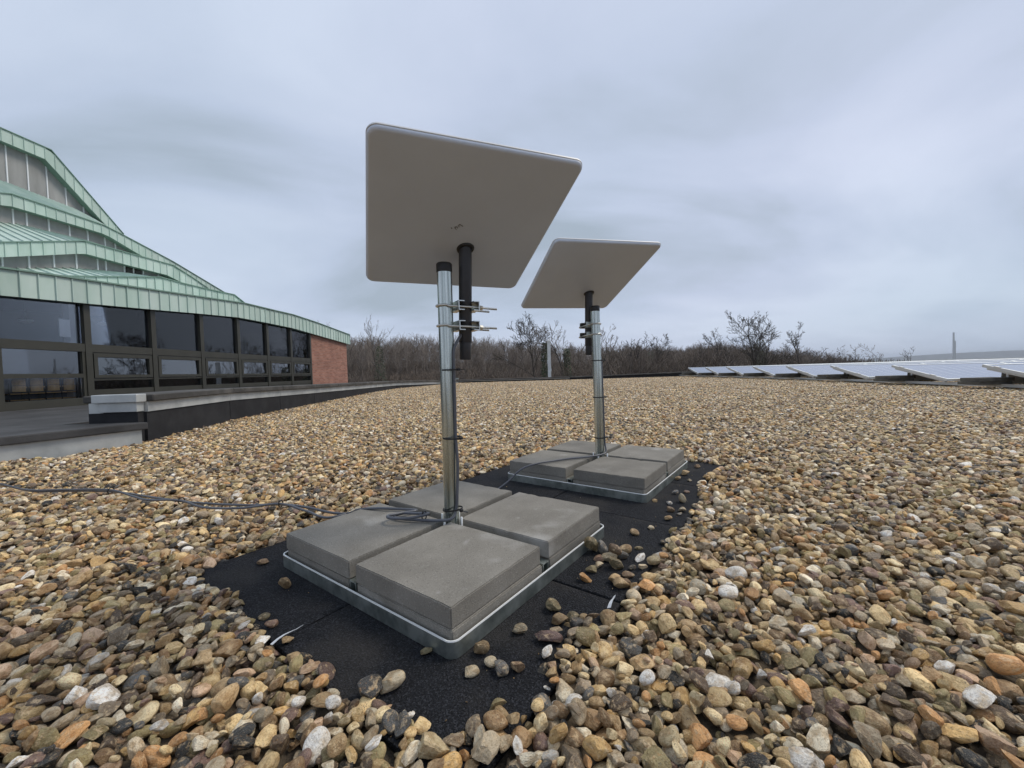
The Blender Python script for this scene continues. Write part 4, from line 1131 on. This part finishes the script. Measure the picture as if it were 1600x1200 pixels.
# ------------------------------------------------------------------ gravel
def stone_shape(seed, sub):
    rg = np.random.default_rng(seed)
    bm = bmesh.new(); bmesh.ops.create_icosphere(bm, subdivisions=sub, radius=1.0)
    P = np.array([v.co[:] for v in bm.verts])
    bm.verts.ensure_lookup_table()
    ang = seed % 4 != 0
    # superellipsoid-ish pebble, then shaved by planes where the stone is broken
    ex = rg.uniform(.72, 1.0)
    P = np.sign(P) * np.abs(P) ** ex
    for _ in range(3):
        d = rg.normal(size=3); d /= np.linalg.norm(d)
        P *= (1 + rg.uniform(.04, .12) * np.sin(P @ d * rg.uniform(1.5, 2.8) + rg.uniform(0, 6)))[:, None]
    P[:, 0] += rg.uniform(-.18, .18) * P[:, 1] ** 2
    P[:, 1] *= 1 + rg.uniform(-.3, .3) * P[:, 0]
    P[:, 2] *= 1 + rg.uniform(-.25, .25) * P[:, 0]
    if ang:
        for _ in range(rg.integers(5, 11)):
            d = rg.normal(size=3); d /= np.linalg.norm(d); t = rg.uniform(.42, .80)
            q = P @ d - t
            P = P - np.where(q > 0, q * .93, 0)[:, None] * d
        P += rg.normal(scale=.012, size=P.shape)
    else:
        for _ in range(2):
            d = rg.normal(size=3); d /= np.linalg.norm(d); t = rg.uniform(.75, .95); q = P @ d - t
            P = P - np.where(q > 0, q * .8, 0)[:, None] * d
    P -= (P.max(0) + P.min(0)) / 2
    P /= (P.max(0) - P.min(0)) / 2
    for v, p_ in zip(bm.verts, P): v.co = p_
    me = bpy.data.meshes.new('pebble'); bm.to_mesh(me); bm.free()
    me.shade_smooth()
    if ang: me.set_sharp_from_angle(angle=R(28))
    a = me.attributes.new('rest', 'FLOAT_VECTOR', 'POINT'); a.data.foreach_set('vector', P.astype(np.float32).ravel())
    return me
NSH = 24
shapes = [stone_shape(i, 4 if i < NSH else 2) for i in range(NSH)]
for me in shapes: me.materials.append(m_stone)
far_shapes = []
for i in range(10):
    me = stone_shape(i + 300, 2)
    co = np.empty(len(me.vertices) * 3, np.float32); me.vertices.foreach_get('co', co)
    fc = np.array([p_.vertices[:] for p_ in me.polygons], np.int32)
    far_shapes.append((co.reshape(-1, 3), fc)); bpy.data.meshes.remove(me)

EXC = np.array([(-0.483, 0.486), (-0.484, 0.312), (-0.471, 0.252), (-0.484, 0.106), (-0.495, 0.022), (-0.507, -0.039), (-0.491, -0.056), (-0.482, -0.094), (-0.475, -0.149), (-0.488, -0.193), (-0.49, -0.259), (-0.47, -0.294), (-0.452, -0.321), (-0.442, -0.351), (-0.449, -0.392), (-0.455, -0.415), (-0.441, -0.414), (-0.422, -0.43), (-0.409, -0.455), (-0.385, -0.455), (-0.366, -0.451), (-0.362, -0.477), (-0.347, -0.504), (-0.323, -0.502), (-0.305, -0.508), (-0.287, -0.493), (-0.264, -0.497), (-0.26, -0.465), (-0.234, -0.446), (-0.21, -0.46), (-0.179, -0.468), (-0.147, -0.452), (-0.151, -0.427), (-0.113, -0.438), (-0.081, -0.486), (-0.06, -0.509), (-0.004, -0.516), (0.061, -0.501), (0.114, -0.508), (0.141, -0.52), (0.203, -0.5), (0.265, -0.501), (0.348, -0.485), (0.449, -0.494), (0.515, -0.51), (0.638, -0.495), (0.732, -0.493), (0.826, -0.504), (0.854, -0.471), (0.968, -0.456), (1.148, -0.436), (1.29, -0.467), (1.454, -0.485), (1.46, -.3), (1.45, 0), (1.40, .3), (1.33, .42), (1.1, .49), (.8, .51), (.6, .52), (.3, .50), (0, .51), (-.25, .505)])
def in_poly(px, py, poly):
    x0, y0 = poly[:, 0], poly[:, 1]; x1, y1 = np.roll(x0, -1), np.roll(y0, -1)
    c_ = ((y0 > py) != (y1 > py)) & (px < (x1 - x0) * (py - y0) / (y1 - y0 + 1e-12) + x0)
    return c_.sum() % 2 == 1
def heap(rg, n, sample, bx0, bx1, by0, by1, base, pre=(), cell=.004):
    n += len(pre)
    nx, ny = int((bx1 - bx0) / cell) + 1, int((by1 - by0) / cell) + 1
    H = np.full((ny, nx), base, np.float32)
    S = []
    aa = np.clip(rg.lognormal(math.log(.0106), .33, n), .0052, .0215)
    for i in range(n):
        best = None
        for _ in range(1 if i < len(pre) else 3):
            x, y = pre[i] if i < len(pre) else sample()
            gx, gy = int((x - bx0) / cell), int((y - by0) / cell)
            if not (4 < gx < nx - 5 and 4 < gy < ny - 5): continue
            h_ = H[gy - 2:gy + 3, gx - 2:gx + 3].mean()
            if best is None or h_ < best[0]: best = (h_, x, y, gx, gy)
        if best is None: continue
        _, x, y, gx, gy = best
        a = aa[i]; b = a * rg.uniform(.52, .92); c_ = a * rg.uniform(.36, .70); yaw = rg.uniform(0, math.pi)
        k = int(a / cell) + 1
        x0, x1, y0, y1 = max(gx - k, 0), min(gx + k + 1, nx), max(gy - k, 0), min(gy + k + 1, ny)
        patch = H[y0:y1, x0:x1]
        X, Y = np.meshgrid(np.arange(x0, x1) * cell + bx0 - x, np.arange(y0, y1) * cell + by0 - y)
        cy_, sy_ = math.cos(yaw), math.sin(yaw)
        U, V = (X * cy_ + Y * sy_) / a, (-X * sy_ + Y * cy_) / b
        q = U * U + V * V
        ins = q < .8
        if ins.sum() < 3: continue
        hv = patch[ins]
        xs_, yy_ = X[ins], Y[ins]
        mu = hv.mean(); den = (xs_ ** 2).mean() + 1e-9; den2 = (yy_ ** 2).mean() + 1e-9
        gxs = float(np.clip(((hv - mu) * xs_).mean() / den, -.75, .75)) * .8 + rg.normal(0, .16)
        gys = float(np.clip(((hv - mu) * yy_).mean() / den2, -.75, .75)) * .8 + rg.normal(0, .16)
        zc = float(np.percentile(hv, 62)) + c_ * .62
        topz = zc + gxs * X + gys * Y + c_ * np.sqrt(np.clip(1 - q, 0, 1))
        np.maximum(patch, np.where(q < 1, topz, -1), out=patch)
        S.append((x, y, zc, a, b, c_, yaw, gxs, gys))
    S = np.array(S)
    # drop the ones buried under others
    gx = ((S[:, 0] - bx0) / cell).astype(int); gy = ((S[:, 1] - by0) / cell).astype(int)
    keep = H[gy, gx] < S[:, 2] + S[:, 5] + .010
    return S[keep]
def euler_of(s):
    n = Vector((-s[7], -s[8], 1)).normalized()
    x = Vector((math.cos(s[6]), math.sin(s[6]), 0)); x = (x - n * x.dot(n)).normalized(); y = n.cross(x)
    return Matrix((x, y, n)).transposed().to_euler()

rg = np.random.default_rng(9)
CELL = .010
NEAR = 2.75
gxx, gyy = np.meshgrid(np.arange(-5.1, 5.1, CELL), np.arange(.3, NEAR, CELL))
ok = np.abs(gxx) < 1.27 * gyy + .35
lim = np.array([par_x(q) + .02 for q in gyy[:, 0]])
ok &= gxx > lim[:, None]
lu, lv_ = cF * (gxx - FX) + sF * (gyy - FY), -sF * (gxx - FX) + cF * (gyy - FY)
odd = np.zeros(gxx.shape, bool)
for (ax_, ay_), (bx_, by_) in zip(EXC, np.roll(EXC, -1, 0)):
    odd ^= ((ay_ > lv_) != (by_ > lv_)) & (lu < (bx_ - ax_) * (lv_ - ay_) / (by_ - ay_ + 1e-12) + ax_)
ok &= ~odd
CX, CY = gxx[ok], gyy[ok]
pool = [rg.integers(0, len(CX), 400000), rg.random((400000, 2)) * CELL]
cnt = 0
def near_sample():
    global cnt
    cnt = (cnt + 1) % 400000
    i_ = pool[0][cnt]
    return CX[i_] + pool[1][cnt, 0], CY[i_] + pool[1][cnt, 1]
DENS = 4100
AREA = len(CX) * CELL ** 2
PRE = np.stack([CX, CY], 1)[::1]
PRE = PRE[(np.round(PRE[:, 0] / CELL).astype(int) % 2 == 0) & (np.round(PRE[:, 1] / CELL).astype(int) % 2 == 0)]
PRE = PRE + rg.uniform(-.007, .007, PRE.shape)
rg.shuffle(PRE)
S = heap(rg, int(DENS * AREA), near_sample, -5.2, 5.2, .1, 3.6, -.012, PRE)
# what shows largest becomes single objects, the rest one mass
dist = np.hypot(S[:, 0], S[:, 1])
vis = (np.abs(S[:, 0]) < 1.26 * S[:, 1] + .02) & (S[:, 1] > .43)
size = np.where(vis, S[:, 3] * np.sqrt(S[:, 4] / S[:, 3]) / np.sqrt(dist ** 2 + .22) * np.where(S[:, 2] > .018, 1, .5), 0)
order = np.argsort(-size)
big, rest = order[:300], order[300:]
for i in big:
    s = S[i]
    o = link('pebble', shapes[int(rg.integers(NSH))], bed)
    o.location = (s[0], s[1], s[2]); o.rotation_euler = euler_of(s); o.scale = (s[3], s[4], s[5])
SR = S[rest]
ob = scatter('pebbles', SR[:, :3], [euler_of(s)[:] for s in SR], SR[:, 3:6], rg.integers(0, NSH, len(SR)), shapes, bed)
ob['kind'] = 'stuff'
# farther gravel: metre squares of the same heap, repeated and turned
tiles = []
for t_ in range(3):
    rg2 = np.random.default_rng(50 + t_)
    T = heap(rg2, 4100, lambda: (rg2.uniform(-.52, .52), rg2.uniform(-.52, .52)), -.6, .6, -.6, .6, -.012)
    VV, FF, TT, RR = [], [], [], []; b = 0
    for s in T:
        co, fc = far_shapes[int(rg2.integers(10))]
        Rm = np.array(euler_of(s).to_matrix())
        VV.append((co * s[3:6]) @ Rm.T + s[:3]); FF.append(fc + b); b += len(co)
        TT.append(np.full(len(co), rg2.random(), np.float32)); RR.append(co)
    me = bpy.data.meshes.new('gravel_patch')
    me.from_pydata(np.concatenate(VV).tolist(), [], np.concatenate(FF).tolist())
    me.shade_smooth(); me.materials.append(m_stone_far)
    a = me.attributes.new('tint', 'FLOAT', 'POINT'); a.data.foreach_set('value', np.concatenate(TT))
    a = me.attributes.new('rest', 'FLOAT_VECTOR', 'POINT'); a.data.foreach_set('vector', np.concatenate(RR).astype(np.float32).ravel())
    tiles.append(me)
P_, R_, S_, K_ = [], [], [], []
y = NEAR + .5
while y < 17.8:
    x = par_x(y) + .47
    while x < min(1.35 * y + 2, 19):
        P_.append((x, y, slope(y))); R_.append((0, 0, math.pi / 2 * int(rg.integers(4)))); S_.append((1, 1, 1)); K_.append(int(rg.integers(3)))
        x += 1.0
    y += 1.0
# and to both sides of the near heap, laid along its slanting edges
q = math.hypot(1.27, 1)
for sgn in (1, -1):
    for strip_ in range(4):
        for k in range(-1, 7):
            t_ = k + .5
            x, y = .36 + 1.27 / q * t_ + (strip_ + .5) / q, 1 / q * t_ - 1.27 * (strip_ + .5) / q
            x *= sgn
            if y > NEAR - .25 or y < -2.5 or x < par_x(y) + .45: continue
            P_.append((x, y, 0)); R_.append((0, 0, sgn * math.atan2(1, 1.27) + math.pi / 2 * int(rg.integers(4)))); S_.append((1, 1, 1)); K_.append(int(rg.integers(3)))
for x in (-.35, .35):
    P_.append((x, -.24, 0)); R_.append((0, 0, 0)); S_.append((1, 1, 1)); K_.append(0)
ob = scatter('far_pebbles', P_, R_, S_, K_, tiles, bed); ob['kind'] = 'stuff'

# ------------------------------------------------------------------ loose pebbles on the rubber tiles
CR = dict(cream=(.58, .49, .34), tan=(.42, .29, .15), brown=(.20, .13, .075), grey=(.16, .155, .145), dark=(.055, .055, .055), white=(.72, .70, .66), orange=(.44, .23, .08), pink=(.34, .21, .15), purple=(.22, .14, .125), olive=(.24, .20, .11), blue=(.13, .14, .15))
fixed = {}
def fm(cn):
    if cn not in fixed: fixed[cn] = stone_mat('pebble_' + cn, 'random', CR[cn])
    return fixed[cn]
LO = [(-.699, 1.104, 14, 'brown', 'flat brown pebble on the rubber beside the left corner of near tray'),
      (-.562, .966, 15, 'tan', 'angular tan pebble standing on the rubber left of the near tray'),
      (-.507, .816, 12, 'pink', 'smooth pink pebble above the white strip left of the near tray'),
      (-.542, .848, 10, 'olive', 'thin olive pebble behind the pink one, left of the near tray'),
      (-.447, .767, 10, 'tan', 'tan pebble leaning on the white strip'),
      (-.17, .723, 10, 'olive', 'small speckled pebble touching the front left side of near tray'),
      (-.069, .722, 15, 'tan', 'tan oval pebble touching the near tray right of its front corner'),
      (-.052, .689, 10, 'cream', 'small pale pebble between the front tray corner and a dark striped one'),
      (-.083, .671, 12, 'cream', 'flat cream pebble lone below the front tray corner'),
      (-.033, .67, 13, 'grey', 'grey striped blocky pebble right below the front tray corner'),
      (-.004, .675, 11, 'brown', 'brown angular pebble right of the grey striped one'),
      (-.0, .774, 13, 'cream', 'smooth cream pebble lone on the rubber right of near tray front'),
      (.075, .848, 15, 'olive', 'lone grey-olive angular pebble by the right side of near tray'),
      (.054, .745, 25, 'purple', 'long purple-brown striped pebble at the gravel edge'),
      (.083, .801, 15, 'tan', 'tan striped pebble at the left end of the spill near a purple stone'),
      (.110, .812, 13, 'olive', 'olive angular pebble next to the tan striped one'),
      (.130, .807, 10, 'tan', 'little tan pebble on the spill'),
      (.118, .791, 14, 'grey', 'grey pebble on the spill'),
      (.101, .752, 12, 'cream', 'round cream pebble right of the long purple one'),
      (.163, .96, 14, 'orange', 'golden round pebble beside the right side of near tray'),
      (.186, 1.0, 12, 'olive', 'spotted grey-olive pebble just behind the golden one'),
      (.208, 1.025, 12, 'cream', 'yellowish oval pebble in the cluster by the right tray corner'),
      (.217, 1.061, 13, 'pink', 'pink oval pebble in the cluster by the right tray corner'),
      (.206, 1.112, 22, 'olive', 'tall knobbly brown flint standing against the right side of near tray'),
      (.236, 1.105, 18, 'grey', 'grey broken pebble next to the tall flint'),
      (.242, 1.059, 20, 'cream', 'cream broken flint in the cluster by the right tray corner'),
      (.261, 1.060, 16, 'brown', 'dark brown pebble on top of the cluster by the tray'),
      (.252, 1.018, 18, 'olive', 'olive faceted flint at the front of the tray cluster'),
      (.232, .948, 15, 'tan', 'tan pebble between the tray cluster and the gravel'),
      (.238, .925, 17, 'tan', 'large tan flint at the gravel edge below the tray cluster'),
      (.251, .929, 12, 'brown', 'brown pebble at the gravel edge below the tray cluster'),
      (.280, 1.072, 17, 'grey', 'grey white-veined flint on rubber between cluster and gravel'),
      (.300, 1.104, 17, 'tan', 'tan blocky pebble behind the grey-veined flint'),
      (.326, 1.06, 18, 'white', 'pale long pebble right of the grey-veined flint'),
      (.341, 1.119, 12, 'olive', 'olive pebble touching the gravel behind the pale long one'),
      (.360, 1.222, 14, 'tan', 'round tan pebble lone on the rubber between the two stands'),
      (.424, 1.262, 9, 'cream', 'small cream chip beside the lone tan pebble'),
      (.290, 1.01, 13, 'dark', 'dark half of a long pebble in front of the pale long one'),
      (.318, 1.012, 16, 'cream', 'cream long pebble beside the dark one in the spill'),
      (.270, .975, 14, 'brown', 'flat dark brown pebble in the spill by the tray'),
      (.506, 1.333, 13, 'tan', 'angular tan pebble nearest the joint between rubber tiles'),
      (.545, 1.411, 12, 'brown', 'brown oval pebble below the small white one by far tray'),
      (.584, 1.408, 12, 'cream', 'pale oval pebble right of the brown oval one by far tray'),
      (.562, 1.377, 10, 'grey', 'small grey flat pebble under the pale oval one'),
      (.569, 1.486, 10, 'white', 'small bright white pebble in front of the far tray'),
      (.624, 1.503, 17, 'cream', 'upright cream flint right of the small white pebble'),
      (.527, 1.519, 8, 'tan', 'tiny tan pebble at the front corner of the far tray'),
      (.642, 1.606, 19, 'blue', 'long blue-grey pebble right of the far tray corner'),
      (.690, 1.619, 11, 'pink', 'pink flat pebble right of the blue-grey one'),
      (.733, 1.809, 12, 'tan', 'tan pebble right of the far tray, front of a pair'),
      (.775, 1.783, 10, 'cream', 'small cream pebble right of the far tray, alone'),
      (.800, 1.885, 17, 'tan', 'tan double pebble touching the right side of far tray'),
      (.919, 2.02, 22, 'brown', 'long brown flat pebble behind the right corner of far tray'),
      (-.21, .646, 20, 'cream', 'large pale cream flint on the rubber edge below the near tray'),
      (-.235, .628, 18, 'dark', 'dark angular flint left of the large pale cream one')]
rg3 = np.random.default_rng(12)
for (x, y, a, cn, lab) in LO:
    a = a / 1000 * 1.1
    e0 = int(rg3.integers(NSH))
    o = link('loose_pebble', shapes[e0])
    b, c_ = a * rg3.uniform(.7, .92), a * rg3.uniform(.55, .75)
    if 'long' in lab: b = a * .42; c_ = a * .38
    if 'flat' in lab or 'thin' in lab: c_ = a * .4
    yaw = rg3.uniform(-.5, .8)
    o.rotation_euler = (rg3.uniform(-.15, .15), rg3.uniform(-.15, .15), yaw)
    if 'standing' in lab or 'upright' in lab or 'tall' in lab:
        o.rotation_euler = (0.1, R(70), yaw + .6); o.scale = (a, b * .9, c_); zc = a * .9
    else:
        o.scale = (a, b, c_); zc = c_ * .93
    if 'on top' in lab: zc += .018
    o.location = (x, y, zc)
    o.material_slots[0].link = 'OBJECT'; o.material_slots[0].material = fm(cn)
    tag(o, lab, 'pebble', 'loose pebbles on the rubber tiles')
gp, gr_, gs_ = [], [], []
for _ in range(150):
    u, v = rg3.uniform(-.46, 1.38), rg3.uniform(-.48, .48)
    if max(abs(u), abs(v)) < .335 or max(abs(u - 1.006), abs(v)) < .335: continue
    x, y = uv2w(u, v); q = rg3.uniform(.0008, .0022)
    gp.append((x, y, q * .5 + .0012)); gr_.append(tuple(rg3.uniform(0, 3, 3))); gs_.append((q, q * .8, q * .6))
tag(scatter('grit', gp, gr_, gs_, rg3.integers(0, NSH, len(gp)), shapes), 'specks of pale grit on the black rubber', 'grit', kind='stuff')
# white plastic scraps
def scrap(p0, p1, w_, lab):
    a, b = Vector((*p0, .004)), Vector((*p1, .016)); d = (b - a).normalized(); s = d.cross(Vector((0, 0, 1))).normalized()
    m_ = MB()
    rows = []
    for k in range(6):
        t = k / 5; c_ = a.lerp(b, t) + Vector((0, 0, .003 * math.sin(t * 5)))
        ww = w_ * (1 - .5 * t)
        rows += [c_ - s * ww, c_ + s * ww + Vector((0, 0, .004)), c_ + s * ww + Vector((0, 0, .0048)), c_ - s * ww + Vector((0, 0, .0008))]
    m_.add(rows, [(k * 4 + j, k * 4 + (j + 1) % 4, k * 4 + 4 + (j + 1) % 4, k * 4 + 4 + j) for k in range(5) for j in range(4)] + [(0, 3, 2, 1), (20, 21, 22, 23)])
    tag(m_.build('plastic_strip', m_whitebar), lab, 'plastic strip', 'white plastic strips')
scrap((-.470, .752), (-.432, .795), .0062, 'white plastic strip on the rubber left of the near tray')
scrap((.190, .838), (.210, .868), .0042, 'white plastic strip standing at gravel edge right of near tray')

# ------------------------------------------------------------------ air
HAZE = 0.00022
hz = MB().box(-2500, 6500, -2500, 6500, -9, 62).build('haze', None)
tag(hz, 'thin grey winter haze over the land', 'haze', kind='stuff')
hm = bpy.data.materials.new('haze'); hm.use_nodes = True
t = hm.node_tree; t.nodes.clear()
vo = t.nodes.new('ShaderNodeVolumePrincipled'); vo.inputs['Density'].default_value = HAZE; vo.inputs['Color'].default_value = (.80, .86, .95, 1); vo.inputs['Anisotropy'].default_value = 0.0
oo = t.nodes.new('ShaderNodeOutputMaterial'); t.links.new(vo.outputs[0], oo.inputs['Volume'])
hz.data.materials.append(hm)
